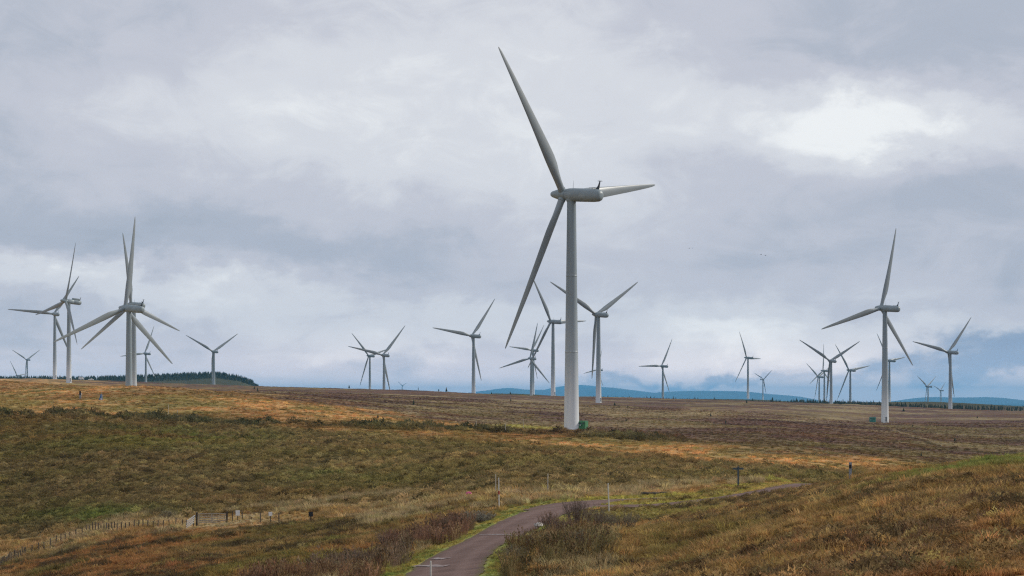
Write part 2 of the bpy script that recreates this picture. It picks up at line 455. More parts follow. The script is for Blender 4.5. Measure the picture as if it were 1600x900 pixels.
def veg(X, Y, seed=0):
    """albedo of what grows at X, Y (n,3)"""
    u, D, py = photo_xy(X, Y)
    rd, side = road_dist(X, Y)
    n1, n2 = fbm(X, Y, 9, 4, 31), fbm(X, Y, 2.6, 3, 37)
    n3, n4 = fbm(X, Y, 28, 4, 41), fbm(X, Y * .35, 22, 4, 47)
    n5 = fbm(X * .5, Y, 70, 4, 53)
    wob = (fbm(X, Y, 25, 3, 61) - .5)
    mixc = lambda a, b, t: a + (b - a) * t[:, None]
    full = lambda c: np.tile(c, (len(u), 1))
    # --- nearest ground: tawny rough grass with rust, olive and dark heather patches
    fg = mixc(full(TAWNY * .92), full(OLIVE * .85), sstep(n1, .50, .68) * .75)
    fg = mixc(fg, full(RUST), sstep(n3, .44, .60) * .8)
    fg = mixc(fg, full(ORANGE), sstep(n4, .56, .70) * .35)
    fg = mixc(fg, full(GREEN), sstep(fbm(X, Y, 16, 4, 67), .62, .74) * .6)
    fg = mixc(fg, full(DKBROWN), sstep(n2 * .5 + fbm(X, Y, 7, 3, 71) * .5, .51, .62) * .88)
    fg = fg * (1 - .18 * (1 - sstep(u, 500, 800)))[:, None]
    fg = mixc(fg, full(RUST * .72), sstep(u, 950, 1150) * sstep(n1 * .5 + n3 * .5, .34, .58) * .5)
    knoll = np.exp(-((u - 1560) / 190) ** 2) * sstep(D, 100, 124) * (1 - sstep(D, 150, 175))
    fg = mixc(fg, full(GREEN * 1.05), np.clip(knoll * 1.3, 0, 1) * sstep(n1 * .6 + n2 * .4, .42, .56) * .9)
    # --- pale straw grass in the valley bottom, left of the track
    e1 = np.interp(u, [-300, 0, 200, 400, 600, 700, 800, 900, 1000, 1200, 1400, 1600], [270, 262, 257, 252, 236, 222, 208, 205, 205, 222, 215, 205])
    valley = sstep(D, e1 - 34, e1 - 16) * (1 - sstep(u, 1000, 1250))
    col = mixc(fg, mixc(full(STRAW), full(TAWNY), sstep(n1, .38, .6)), valley * .85)
    # --- dark heather slope
    top = np.interp(u, [-300, 0, 300, 400, 480, 600, 800, 1000, 1200, 1300, 1450, 1520], [648, 651, 659, 664, 672, 682, 697, 713, 727, 735, 742, 748])
    sl = mixc(full(HEATH * .90), full(HEATHD), sstep(n2, .36, .66) * .8)
    sl = mixc(sl, full(OLIVE * .85), sstep(n3, .44, .66) * .6)
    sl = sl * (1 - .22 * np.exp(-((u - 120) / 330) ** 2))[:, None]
    gpatch = np.exp(-((u - 250) / 150) ** 2 - ((py - 686) / 16) ** 2) + np.exp(-((u - 170) / 110) ** 2 - ((py - 806) / 12) ** 2) \
        + .6 * np.exp(-((u - 520) / 90) ** 2 - ((py - 745) / 12) ** 2)
    sl = mixc(sl, full(GREEN), np.clip(gpatch, 0, 1) * sstep(n1, .38, .58))
    trod = np.abs(fbm(X * .55, Y, 30, 3, 151) - .5)
    sl = mixc(sl, full(STRAW * .7), (1 - sstep(trod, .004, .012)) * .35)
    sl = mixc(sl, full(RUST * .75), sstep(fbm(X, Y, 34, 3, 79), .58, .74) * .28)
    onslope = sstep(D + wob * 16, e1 - 5, e1 + 7)
    col = mixc(col, sl, onslope)
    # --- the orange molinia above it, in a lower band and an upper field
    beyond = onslope * sstep(top + wob * 18 + (n2 - .5) * 10 - py, -6, 7)
    hedge_y = np.interp(u, [-300, 0, 300, 420, 600, 800, 900, 1000, 1120], [647, 651, 660, 665, 670, 679, 683, 688, 694])
    orange = mixc(full(ORANGE), full(TAWNY), sstep(n1, .40, .62))
    orange = mixc(orange, full(OLIVE * .9), sstep(n4, .50, .64) * .75)
    orange = mixc(orange, full(RUST * .6), sstep(fbm(X, Y * .3, 40, 4, 83), .55, .68) * .6)
    orange = mixc(orange, full(OLIVE * .7), sstep(n2 * .6 + n1 * .4, .50, .62) * .55)
    col = mixc(col, orange, beyond)
    hedge = np.exp(-((py - hedge_y + 2 + wob * 11) / 3.4) ** 2) * sstep(fbm(X, Y, 8, 3, 109), .22, .46) * onslope * (1 - sstep(u, 980, 1150)) * sstep(D, 380, 420)
    col = mixc(col, full(C(.10, .10, .048)), np.clip(hedge * .9, 0, 1))
    # --- maroon moor to the skyline
    moor_y = np.interp(u, [-300, 0, 130, 200, 300, 400, 500, 600, 700, 800, 900, 1000, 1120, 1200, 1300, 1400, 1500, 1620],
                       [588, 590, 600, 606, 611, 619, 633, 649, 660, 672, 680, 688, 699, 708, 717, 725, 735, 742])
    mo = mixc(full(MAROON), full(MAROON * .66), sstep(fbm(X * .7, Y, 40, 5, 53), .42, .62))
    mo = mixc(mo, full(RUST * .42), sstep(n3, .5, .7) * .5)
    mo = mixc(mo, full(OLIVE * 1.05), sstep(fbm(X * .8, Y, 30, 5, 89), .50, .70) * .42)
    mo = mixc(mo, full(STRAW * .72), sstep(fbm(X * .5, Y, 50, 6, 97), .575, .70) * .6)
    mo = mixc(mo, full(DKBROWN), sstep(n2, .54, .68) * .5)
    near_moor = sstep(py, 664, 684) * sstep(u, 880, 1050)
    mo = mixc(mo, full(OLIVE * .6), near_moor * .40 * sstep(n1, .35, .6))
    for (pu, pp, su, sp, am) in ((1105, 646, 32, 4, .7), (1080, 641, 14, 3, .6), (1165, 642, 42, 3, .45), (955, 650, 45, 4, .45), (1335, 640, 50, 4, .5), (1290, 655, 60, 4, .55), (690, 641, 90, 3.5, .5), (810, 628, 60, 3, .35), (1010, 658, 90, 3, .3)):
        mo = mixc(mo, full(STRAW * .78), np.clip(am * 1.3 * np.exp(-((u - pu) / su) ** 2 - ((py - pp) / sp) ** 2), 0, 1) * sstep(n1 * .5 + n2 * .5, .34, .54))
    pth = np.interp(u, [1385, 1400, 1440, 1475, 1540, 1640], [666, 673, 685, 696, 702, 709])
    on_p = np.exp(-((py - pth) / 1.5) ** 2) * sstep(u, 1385, 1395) * (1 - .6 * sstep(u, 1470, 1500))
    mo = mixc(mo, full(STRAW * .7), np.clip(on_p, 0, 1) * .6)
    ditch = np.exp(-((py - pth - 4) / 2.2) ** 2) * sstep(u, 1380, 1470)
    mo = mixc(mo, full(DKBROWN * .8), np.clip(ditch, 0, 1) * .75)
    moor = onslope * sstep(moor_y + wob * 20 + (n1 - .5) * 8 - py, -6, 9) * sstep(D, 300, 330)
    col = mixc(col, mo, moor)
    strip = np.exp(-((py - 667.5 - (u - 830) * .045) / 2.6) ** 2) * np.exp(-((u - 830) / 62) ** 4) * sstep(D, 480, 500) * (1 - sstep(D, 640, 680))
    col = mixc(col, full(MOSS * 1.1), np.clip(strip, 0, 1))
    pad = np.exp(-((X - tb[24][0] + 2) / 16) ** 2 - ((Y - tb[24][1] + 22) / 16) ** 2)
    col = mixc(col, full(STRAW * .8), np.clip(pad * 1.2, 0, 1))
    # --- conifer country beyond
    far = sstep(D, 2300, 2700)
    col = mixc(col, full(C(.05, .06, .028)), far * .85)
    # --- mossy verge along the track, wide on its left
    wv = np.where(side > 0, 3.6, 1.1) + (n1 - .5) * 2.4
    verge = (1 - sstep(rd, HALF + wv * .55, HALF + wv)) * sstep(Y, 60, 80)
    col = mixc(col, mixc(full(MOSS), full(GREEN * 1.2), sstep(n2, .45, .65)), verge * .9)
    ystrip = (1 - sstep(rd, 8.5, 10.5)) * (side > 0) * sstep(u, 895, 925) * (1 - sstep(u, 1225, 1265)) * sstep(Y, 140, 150)
    col = mixc(col, mixc(full(MOSS * 1.1), full(TAWNY * 1.1), sstep(n1, .45, .7)), ystrip)
    return np.clip(col, .01, .8), rd, onslope * (1 - np.clip(beyond * (1 - hedge), 0, 1)), valley, moor, hedge, knoll, u, D, py


# ------------------------------------------------------------------ materials
def material(name, rough=0.8):
    m = bpy.data.materials.new(name)
    m.use_nodes = True
    g = NT(m.node_tree)
    b = m.node_tree.nodes['Principled BSDF']
    b.inputs['Roughness'].default_value = rough
    return m, g, b


def bump(g, b, h, strength, dist):
    nd = g.node('ShaderNodeBump')
    nd.inputs['Strength'].default_value = strength
    nd.inputs['Distance'].default_value = dist
    g.put(nd.inputs['Height'], h)
    g.l.new(nd.outputs[0], b.inputs['Normal'])


def simple(name, col, rough=.7, var=.25, scale=3.0, metal=0.0, stretch=(1, 1, 1)):
    m, g, b = material(name, rough)
    tc = g.node('ShaderNodeTexCoord')
    mp = g.node('ShaderNodeMapping')
    mp.inputs['Scale'].default_value = stretch
    g.l.new(tc.outputs['Object'], mp.inputs[0])
    n = g.noise(mp.outputs[0], scale, 6, .6)
    lo = tuple(c * (1 - var) for c in col)
    hi = tuple(min(1, c * (1 + var)) for c in col)
    g.put(b.inputs['Base Color'], g.ramp(n, [(.3, lo), (.7, hi)]))
    b.inputs['Metallic'].default_value = metal
    bump(g, b, n, .15, .02)
    return m


# ground: colour attribute from veg() with finer grain from nodes
gm, g, b = material('moorland ground', .95)
tc = g.node('ShaderNodeTexCoord')
at_ = g.node('ShaderNodeAttribute', attribute_name='veg')
nA = g.noise(tc.outputs['Object'], 1.6, 6, .65)
nB = g.noise(tc.outputs['Object'], .28, 6, .6)
v1 = g.remap(nA, .3, .7, .62, 1.35, 'LINEAR')
v2 = g.remap(nB, .3, .7, .72, 1.28, 'LINEAR')
vv = g.math('MULTIPLY', v1, v2)
cc = g.node('ShaderNodeVectorMath', operation='SCALE')
g.l.new(at_.outputs['Color'], cc.inputs[0])
g.l.new(vv, cc.inputs['Scale'])
g.l.new(cc.outputs[0], b.inputs['Base Color'])
b.inputs['Specular IOR Level'].default_value = .1
bump(g, b, nA, .8, .25)
M_GROUND = gm


def plant_material(name, gain=1.0, transl=.3):
    m, g, b = material(name, .8)
    at = g.node('ShaderNodeAttribute', attribute_name='tint')
    at.attribute_type = 'INSTANCER'
    tc = g.node('ShaderNodeObjectInfo')
    col = g.node('ShaderNodeVectorMath', operation='SCALE')
    g.l.new(at.outputs['Color'], col.inputs[0])
    col.inputs['Scale'].default_value = gain
    g.l.new(col.outputs[0], b.inputs['Base Color'])
    b.inputs['Specular IOR Level'].default_value = .15
    tr = g.node('ShaderNodeBsdfTranslucent')
    g.l.new(col.outputs[0], tr.inputs[0])
    mx = g.node('ShaderNodeMixShader')
    mx.inputs[0].default_value = transl
    g.l.new(b.outputs[0], mx.inputs[1])
    g.l.new(tr.outputs[0], mx.inputs[2])
    out = [n for n in g.n if n.type == 'OUTPUT_MATERIAL'][0]
    g.l.new(mx.outputs[0], out.inputs[0])
    return m


M_GRASS = plant_material('dry moor grass', 1.15, .5)
M_HEATH = plant_material('heather sprigs', 1.1, .4)
M_STALK = plant_material('dead stalks', 1.0, .2)
M_CONE = plant_material('conifer needles', 1.0, .1)


def paint_material(name, tower):
    m, g, b = material(name, .42)
    tc = g.node('ShaderNodeTexCoord')
    n2 = g.noise(tc.outputs['Object'], .35, 5, .6)
    c2 = g.ramp(n2, [(.35, (.90, .90, .90)), (.65, (1, 1, 1))])
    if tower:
        # light and shade painted into the colour: bright foot, dim top, noise-ragged (object z runs 0..1 up the tower)
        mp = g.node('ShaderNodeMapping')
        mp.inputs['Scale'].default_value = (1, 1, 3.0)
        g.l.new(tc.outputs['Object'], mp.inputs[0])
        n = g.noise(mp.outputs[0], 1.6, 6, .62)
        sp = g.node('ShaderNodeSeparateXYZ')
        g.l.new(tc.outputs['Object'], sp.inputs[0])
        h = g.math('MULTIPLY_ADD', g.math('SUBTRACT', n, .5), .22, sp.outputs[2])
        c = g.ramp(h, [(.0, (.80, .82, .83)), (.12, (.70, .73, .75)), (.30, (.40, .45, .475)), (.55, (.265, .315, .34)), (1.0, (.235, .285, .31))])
    else:
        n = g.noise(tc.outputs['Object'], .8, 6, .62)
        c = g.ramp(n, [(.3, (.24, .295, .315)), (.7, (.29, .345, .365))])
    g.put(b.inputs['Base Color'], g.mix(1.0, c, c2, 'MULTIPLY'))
    return m


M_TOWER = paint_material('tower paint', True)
M_PAINT = paint_material('turbine paint', False)
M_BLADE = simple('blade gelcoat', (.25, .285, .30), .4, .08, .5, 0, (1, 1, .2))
M_DARK = simple('dark metal', (.035, .04, .045), .5, .3)
M_DOORG = simple('grey door paint', (.20, .21, .22), .5, .1)
M_CONC = simple('weathered concrete', (.32, .30, .27), .9, .25, 2.0)
M_WHITE = simple('white paint', (.85, .85, .83), .5, .05, 2.0)
M_GLASS = simple('dark window glass', (.02, .025, .03), .1, .2)
M_RUBBER = simple('black rubber', (.02, .02, .02), .8, .2)
M_KGREEN = simple('green kiosk paint', (.055, .21, .085), .5, .15, 2.0)
M_KTEAL = simple('teal kiosk paint', (.04, .20, .165), .5, .15, 2.0)
M_WOOD = simple('grey weathered timber', (.38, .345, .29), .85, .35, 4.0, 0, (4, 4, .5))
M_DKWOOD = simple('dark timber', (.06, .048, .036), .85, .35, 4.0, 0, (4, 4, .5))
M_POSTWOOD = simple('brown fence timber', (.10, .078, .055), .85, .35, 4.0, 0, (4, 4, .5))
M_PALEWOOD = simple('pale pole timber', (.50, .46, .38), .8, .2, 3.0, 0, (4, 4, .4))
M_LIGHTWOOD = simple('silvered timber', (.55, .53, .48), .85, .2, 4.0)
M_WIRE = simple('galvanised wire', (.25, .25, .25), .5, .1, 2.0, .6)
M_RED = simple('red marker band', (.38, .045, .03), .6, .1)
M_PINK = simple('magenta plastic', (.62, .03, .26), .5, .15)
M_BLUE = simple('blue sign paint', (.05, .16, .36), .5, .15)
M_SIGN = simple('white sign sheet', (.78, .78, .76), .5, .06)
M_BLACK = simple('black panel', (.012, .012, .014), .6, .2)
M_POST = simple('blue grey post paint', (.06, .085, .105), .6, .15)
M_GPOST = simple('grey post paint', (.27, .29, .31), .6, .15)
M_STONE = simple('pale stone', (.48, .44, .39), .9, .25, 3.0)
M_TWIG = simple('brown twigs', (.14, .10, .075), .9, .3, 2.0)
M_RUSTLEAF = simple('russet leaves', (.22, .115, .06), .85, .4, 1.5)
M_OLIVELEAF = simple('olive leaves', (.21, .18, .08), .85, .4, 1.5)
M_GREYLEAF = simple('grey green heather sprays', (.22, .21, .16), .9, .4, 1.5)
M_NEEDLE = simple('dark conifer needles', (.030, .042, .020), .9, .4, .6)
M_BARK = simple('conifer bark', (.07, .05, .035), .95, .3, 3.0)
M_FEATHER = simple('dark feathers', (.03, .03, .032), .8, .3)

# road surface: pinkish brown tarmac with worn wheel tracks
rm, g, b = material('worn red tarmac', .9)
tc = g.node('ShaderNodeTexCoord')
uvn = g.node('ShaderNodeAttribute', attribute_name='across')
n1 = g.noise(tc.outputs['Object'], 9.0, 6, .7)
n2 = g.noise(tc.outputs['Object'], .5, 5, .6)
base = g.ramp(n2, [(.3, (.128, .082, .068)), (.7, (.20, .13, .108))])
grit = g.ramp(n1, [(.3, (.75, .75, .75)), (.7, (1.2, 1.18, 1.15))])
colr = g.mix(1.0, base, grit, 'MULTIPLY')
wheel = g.math('ABSOLUTE', g.math('SUBTRACT', g.math('ABSOLUTE', uvn.outputs['Fac']), .45))
wm = g.remap(wheel, .05, .28, .45, 0.0)
colr = g.mix(wm, colr, (.222, .148, .125, 1))
em = g.remap(g.math('ADD', g.math('ABSOLUTE', uvn.outputs['Fac']), g.math('MULTIPLY', g.math('SUBTRACT', n2, .5), .5)), .82, 1.0, 0, .8)
colr = g.mix(em, colr, (.13, .105, .05, 1))
g.put(b.inputs['Base Color'], colr)
b.inputs['Specular IOR Level'].default_value = .08
bump(g, b, n1, .4, .02)
M_ROAD = rm


# ------------------------------------------------------------------ object helpers
def tag(o, label=None, cat=None, group=None, kind=None):
    for k, v in (('label', label), ('category', cat), ('group', group), ('kind', kind)):
        if v:
            o[k] = v
    return o


def link(name, data, parent=None, loc=None, rot=None):
    o = bpy.data.objects.new(name, data)
    COL.objects.link(o)
    if parent is not None:
        o.parent = parent
    if loc is not None:
        o.location = loc
    if rot is not None:
        o.rotation_euler = rot
    return o


def empty(name, loc, rz=0, **kw):
    o = link(name, None, None, loc, (0, 0, rz))
    o.empty_display_size = .5
    return tag(o, **kw)


def mesh_np(name, V, Fc, mat, smooth=False, k=None):
    """V (n,3) floats, Fc (m,k) ints -> mesh"""
    V, Fc = np.asarray(V, np.float32), np.asarray(Fc, np.int32)
    k = Fc.shape[1]
    me = bpy.data.meshes.new(name)
    me.vertices.add(len(V))
    me.vertices.foreach_set('co', V.ravel())
    me.loops.add(Fc.size)
    me.loops.foreach_set('vertex_index', Fc.ravel())
    me.polygons.add(len(Fc))
    me.polygons.foreach_set('loop_start', np.arange(0, Fc.size, k, dtype=np.int32))
    me.polygons.foreach_set('use_smooth', np.full(len(Fc), smooth))
    me.update(calc_edges=True)
    me.validate()
    if mat:
        me.materials.append(mat)
    return me


class MB:
    """collects boxes, tubes and lofts into one mesh"""
    def __init__(self):
        self.v, self.f = [], []
    def add(self, v, f):
        o = len(self.v)
        self.v += [tuple(p) for p in v]
        self.f += [tuple(i + o for i in q) for q in f]
    def box(self, c, s, rot=None, bev=0.0):
        hx, hy, hz = (x / 2 for x in s)
        if bev <= 0:
            v = [(x, y, z) for x in (-hx, hx) for y in (-hy, hy) for z in (-hz, hz)]
            f = [(0, 1, 3, 2), (4, 6, 7, 5), (0, 4, 5, 1), (2, 3, 7, 6), (0, 2, 6, 4), (1, 5, 7, 3)]
        else:
            bm = bmesh.new()
            bmesh.ops.create_cube(bm, size=1)
            for q in bm.verts:
                q.co = (q.co.x * s[0], q.co.y * s[1], q.co.z * s[2])
            bmesh.ops.bevel(bm, geom=bm.edges[:], offset=bev, segments=2, affect='EDGES')
            bm.verts.index_update()
            v = [q.co.copy() for q in bm.verts]
            f = [tuple(x.index for x in p.verts) for p in bm.faces]
            bm.free()
        m = rot if rot is not None else Matrix.Identity(3)
        self.add([Vector(c) + m @ Vector(p) for p in v], f)
        return self
    def loft(self, rings, cap=True):
        n = len(rings[0])
        v = [p for r in rings for p in r]
        f = []
        for i in range(len(rings) - 1):
            for j in range(n):
                a, b_ = i * n + j, i * n + (j + 1) % n
                f.append((a, b_, b_ + n, a + n))
        if cap:
            f.append(tuple(range(n))[::-1])
            f.append(tuple((len(rings) - 1) * n + j for j in range(n)))
        self.add(v, f)
        return self
    def tube(self, p0, p1, r0, r1=None, n=8, cap=True):
        r1 = r0 if r1 is None else r1
        p0, p1 = Vector(p0), Vector(p1)
        d = (p1 - p0).normalized()
        a = d.orthogonal().normalized()
        c = d.cross(a)
        ring = lambda p, r: [p + (a * math.cos(t) + c * math.sin(t)) * r for t in (2 * math.pi * i / n for i in range(n))]
        return self.loft([ring(p0, r0), ring(p1, r1)], cap)
    def mesh(self, name, mat, smooth=False):
        me = bpy.data.meshes.new(name)
        me.from_pydata(self.v, [], self.f)
        if smooth:
            me.polygons.foreach_set('use_smooth', [True] * len(me.polygons))
        me.materials.append(mat)
        me.update()
        return me
    def obj(self, name, mat, parent=None, smooth=False, loc=None, rot=None):
        return link(name, self.mesh(name, mat, smooth), parent, loc, rot)


def autosmooth(me, deg=35):
    me.polygons.foreach_set('use_smooth', [True] * len(me.polygons))
    me.set_sharp_from_angle(angle=R(deg))
    return me


def gz(x, y):
    return float(ground_h(np.array([x]), np.array([y]))[0])


def seat(u, py, lo, hi):
    """ground point (x, y, z) seen at photo pixel u, py"""
    D = np.linspace(lo, hi, 1400)
    X = (u - 800) / F * D
    z = ground_h(X, D)
    s = HY - F * z / D
    k = np.nonzero(s <= py)[0]
    k = k[0] if len(k) else int(np.argmin(s))
    return float(X[k]), float(D[k]), float(z[k])


# ------------------------------------------------------------------ the ground sheet (a fan round the viewpoint, fine where it is seen)
az_in = np.arctan((np.linspace(-90, 1690, 760) - 800) / F)
az_out = np.linspace(az_in[-1], 2 * math.pi + az_in[0], 70)[1:-1]
AZ = np.concatenate([az_in, az_out])
rr = np.concatenate([np.geomspace(1.2, 44, 36, endpoint=False), np.geomspace(44, 300, 360, endpoint=False),
                     np.geomspace(300, 950, 260, endpoint=False), np.geomspace(950, 2900, 130, endpoint=False), np.geomspace(2900, 60000, 50)])
A2, R2 = np.meshgrid(AZ, rr)
GX, GY = (R2 * np.sin(A2)).ravel(), (R2 * np.cos(A2)).ravel()
vg = veg(GX, GY)
rdG = vg[1]
GZ = ground_h(GX, GY, rdG)
na, nr = len(AZ), len(rr)
idx = np.arange(na * nr).reshape(nr, na)
nxt = np.roll(idx, -1, axis=1)
faces = np.stack([idx[:-1], nxt[:-1], nxt[1:], idx[1:]], -1).reshape(-1, 4)
faces = faces[:, ::-1]
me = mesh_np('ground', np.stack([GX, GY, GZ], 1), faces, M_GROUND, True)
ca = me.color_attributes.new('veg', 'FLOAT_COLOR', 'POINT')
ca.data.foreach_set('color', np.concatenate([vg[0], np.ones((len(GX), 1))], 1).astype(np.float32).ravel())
# close the disc under the viewpoint
bm = bmesh.new()
bm.from_mesh(me)
bm.verts.ensure_lookup_table()
bm.faces.new([bm.verts[i] for i in range(na)])
bm.to_mesh(me)
bm.free()
tag(link('ground', me), kind='structure')


# ------------------------------------------------------------------ the track and its markings
def strip(P, half, lift, z_fn, name, mat, taper=None, cross=9):
    t = np.gradient(P, axis=0)
    t /= np.linalg.norm(t, axis=1)[:, None]
    nrm = np.stack([-t[:, 1], t[:, 0]], 1)
    V, acr = [], []
    for i, (p, n) in enumerate(zip(P, nrm)):
        h = half * (taper[i] if taper is not None else 1)
        for k in np.linspace(-1, 1, cross):
            wob_ = (fbm(np.array([p[0] * 1.0]), np.array([p[1]]), 1.6, 3, 5 + int(k > 0))[0] - .5) * .5 * (abs(k) > .99)
            q = p + n * (k * h + wob_)
            V.append((q[0], q[1]))
            acr.append(k)
    V = np.array(V)
    z = z_fn(V[:, 0], V[:, 1]) + lift
    i = np.arange(len(P) * cross).reshape(-1, cross)
    fc = np.stack([i[:-1, :-1], i[:-1, 1:], i[1:, 1:], i[1:, :-1]], -1).reshape(-1, 4)
    me = mesh_np(name, np.concatenate([V, z[:, None]], 1), fc[:, ::-1], mat, True)
    me.attributes.new('across', 'FLOAT', 'POINT').data.foreach_set('value', np.array(acr, np.float32))
    return me


def resample(P, step):
    s = np.concatenate([[0], np.cumsum(np.hypot(*np.diff(P, axis=0).T))])
    q = np.arange(0, s[-1], step)
    return np.stack([np.interp(q, s, P[:, 0]), np.interp(q, s, P[:, 1])], 1)


RP = resample(ROAD, .5)
road = tag(link('track', strip(RP, HALF, .05, smooth_h, 'track', M_ROAD, 1 + .35 * sstep(RP[:, 1], 160, 178))), kind='structure')
SP = resample(SPUR, .5)
tp = 1.25 - .9 * np.linspace(0, 1, len(SP)) ** 2.5
tag(link('passing_place', strip(SP, 2.3, .045, smooth_h, 'passing_place', M_ROAD, tp)), kind='structure')
pm, g, b = material('worn white road paint', .8)
tc = g.node('ShaderNodeTexCoord')
nn = g.noise(tc.outputs['Object'], 3.0, 6, .7)
g.put(b.inputs['Base Color'], g.ramp(nn, [(.44, (.18, .11, .095)), (.66, (.46, .42, .39))]))
for (u0, u1, py, wd) in ((748, 818, 837.5, .34), (676, 698, 874.5, .5), (646, 700, 886, .6)):
    x0, y0 = march(u0, py, 80, 190)
    x1, y1 = march(u1, py + (1.2 if u1 > 800 else 0), 80, 190)
    q = np.stack([np.linspace(x0, x1, 14), np.linspace(y0, y1, 14)], 1)
    o = link('road_marking', strip(q, wd / 2, .075, smooth_h, 'road_marking', pm, None, 3), road)


# ------------------------------------------------------------------ wind turbines
def make_blade():
    st = [(1.0, .95, 1.0), (2.4, .95, 1.0), (4.2, 1.02, .92), (6.5, 1.26, .66), (9.0, 1.60, .44), (11.5, 1.72, .34), (14, 1.68, .29),
          (19, 1.50, .24), (25, 1.26, .22), (31, 1.04, .20), (37, .80, .19), (41.5, .60, .18), (44.6, .42, .17), (46.1, .24, .16), (46.5, .06, .16)]
    rings = []
    n = 18
    for r, hc, th in st:
        f = r / 46.5
        tw = -(R(14) * max(0, 1 - f * 1.15) ** 1.3 + R(2))   # leading edge turned upwind
        round_ = min(1, max(0, (r - 2.4) / 7))
        off = round_ * hc * .30                       # pitch axis sits ahead of mid chord
        ring = []
        for i in range(n):
            t = 2 * math.pi * i / n
            c_, s_ = math.cos(t), math.sin(t)
            y = -c_ * hc + off                       # leading edge towards -Y
            shape = 1 - round_ * .62 * max(0, -c_) ** 1.2   # thin trailing edge
            x = s_ * hc * th * shape
            xr = x * math.cos(tw) - y * math.sin(tw)
            yr = x * math.sin(tw) + y * math.cos(tw)
            ring.append((xr - (1.2 * f + 1.4 * f * f), yr, r))
        rings.append(ring)
    mb = MB()
    mb.loft(rings)
    return autosmooth(mb.mesh('blade', M_BLADE), 50)


def lathe_x(prof, n=28, e=2.0, cz=0.0):
    rings = []
    for x, r, *dz_ in prof:
        o = dz_[0] if dz_ else 0
        ring = []
        for i in range(n):
            t = 2 * math.pi * i / n
            c_, s_ = math.cos(t), math.sin(t)
            k = (abs(c_) ** e + abs(s_) ** e) ** (-1 / e)
            ring.append((x, r * k * c_, r * k * s_ + cz + o))
        rings.append(ring)
    return rings


# hub-frame meshes: rotor centre at the origin, axis along -X
ME_BLADE = make_blade()
ME_SPIN = autosmooth(MB().loft(lathe_x([(-4.3, .32), (-4.15, .62), (-3.7, .86), (-2.6, 1.18), (-1.3, 1.50), (-.2, 1.64), (.9, 1.60), (1.25, 1.48)])).mesh('spinner', M_PAINT), 50)
ME_COLL = autosmooth(MB().tube((-.0, 0, .9), (-.0, 0, 1.95), 1.06, 1.03, 20).mesh('blade_collar', M_PAINT), 50)
ME_NAC = autosmooth(MB().loft(lathe_x([(1.30, 1.36), (1.45, 1.62), (2.2, 1.76), (3.4, 1.84), (6.4, 1.84), (6.45, 1.80), (6.52, 1.80), (6.57, 1.84), (10.6, 1.80),
                                       (11.35, 1.74), (11.4, 1.70), (11.46, 1.70), (11.5, 1.73), (12.1, 1.66), (12.7, 1.40), (13.05, 1.0), (13.15, .5)], 30, 2.35)).mesh('nacelle', M_PAINT), 40)
mb = MB()
mb.loft([[(11.0, -.09, 1.6), (12.15, -.09, 1.6), (12.15, .09, 1.6), (11.0, .09, 1.6)],
         [(11.75, -.08, 2.7), (12.30, -.08, 2.7), (12.30, .08, 2.7), (11.75, .08, 2.7)],
         [(12.15, -.06, 3.85), (12.42, -.06, 3.85), (12.42, .06, 3.85), (12.15, .06, 3.85)]])
mb.box((12.3, 0, 3.90), (.95, .95, .09))
for y in (-.42, .42):
    mb.tube((12.3, y, 3.9), (12.3, y, 4.25), .05, .04, 6)
ME_MAST = mb.mesh('wind_vane_mast', M_DARK)
mb = MB()
mb.tube((9.3, -.75, 2.02), (11.3, -.75, 2.02), .045, None, 6)
mb.tube((9.3, .75, 2.02), (11.3, .75, 2.02), .045, None, 6)
for x in (9.3, 10.3, 11.3):
    for y in (-.75, .75):
        mb.tube((x, y, 1.6), (x, y, 2.02), .05, None, 6)
ME_RAIL = mb.mesh('roof_rail', M_DARK)
ME_ROD = MB().tube((3.2, 0, 1.7), (3.2, 0, 3.9), .06, .02, 6).mesh('lightning_rod', M_WIRE)
ME_HATCH = autosmooth(MB().box((8.3, 0, 2.35), (5.4, 2.3, 1.25), None, .22).mesh('roof_box', M_PAINT), 40)
# tower of unit height 1: stretched to each hub height
TZ = [0, .004, .0045, .10, .335, .337, .34, .342, .665, .667, .67, .672, .955, 1.0]
def tower_r(z):
    return 2.10 - .88 * z ** .92
rings = []
for z in TZ:
    r = tower_r(z) + (.05 if z in (.337, .34, .667, .67) else 0) + (.06 if z <= .004 else 0)
    rings.append([(r * math.cos(2 * math.pi * i / 36), r * math.sin(2 * math.pi * i / 36), z) for i in range(36)])
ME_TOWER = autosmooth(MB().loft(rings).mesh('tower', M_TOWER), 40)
ME_YAW = autosmooth(MB().loft([[(r * math.cos(2 * math.pi * i / 28), r * math.sin(2 * math.pi * i / 28), z) for i in range(28)]
                               for z, r in ((-2.35, 1.24), (-2.1, 1.24), (-2.05, 1.42), (-1.5, 1.55), (-1.0, 1.5))]).mesh('yaw_bearing', M_PAINT), 40)
ME_PLINTH = MB().loft([[(r * math.cos(2 * math.pi * i / 28), r * math.sin(2 * math.pi * i / 28), z) for i in range(28)] for z, r in ((-3.0, 2.9), (.10, 2.75), (.14, 2.6))]).mesh('plinth', M_CONC)
mb = MB()
mb.box((2.06, 0, 2.55), (.14, .95, 2.1), None, .03)
mb.box((2.06, 0, 3.68), (.5, 1.15, .07))
ME_DOOR = mb.mesh('door', M_DOORG)
mb = MB()
for k in range(6):
    mb.box((2.35 + .27 * (5 - k) , 0, .2 + .24 * (k + .5)), (.26, 1.0, .06))
for y in (-.5, .5):
    mb.tube((4.0, y, .3), (2.4, y, 1.5), .04, None, 6)
    mb.tube((4.0, y, 1.2), (2.4, y, 2.45), .03, None, 6)
    mb.tube((4.0, y, .2), (4.0, y, 1.2), .03, None, 6)
ME_STEPS = mb.mesh('door_steps', M_WIRE)
TILT = R(5)
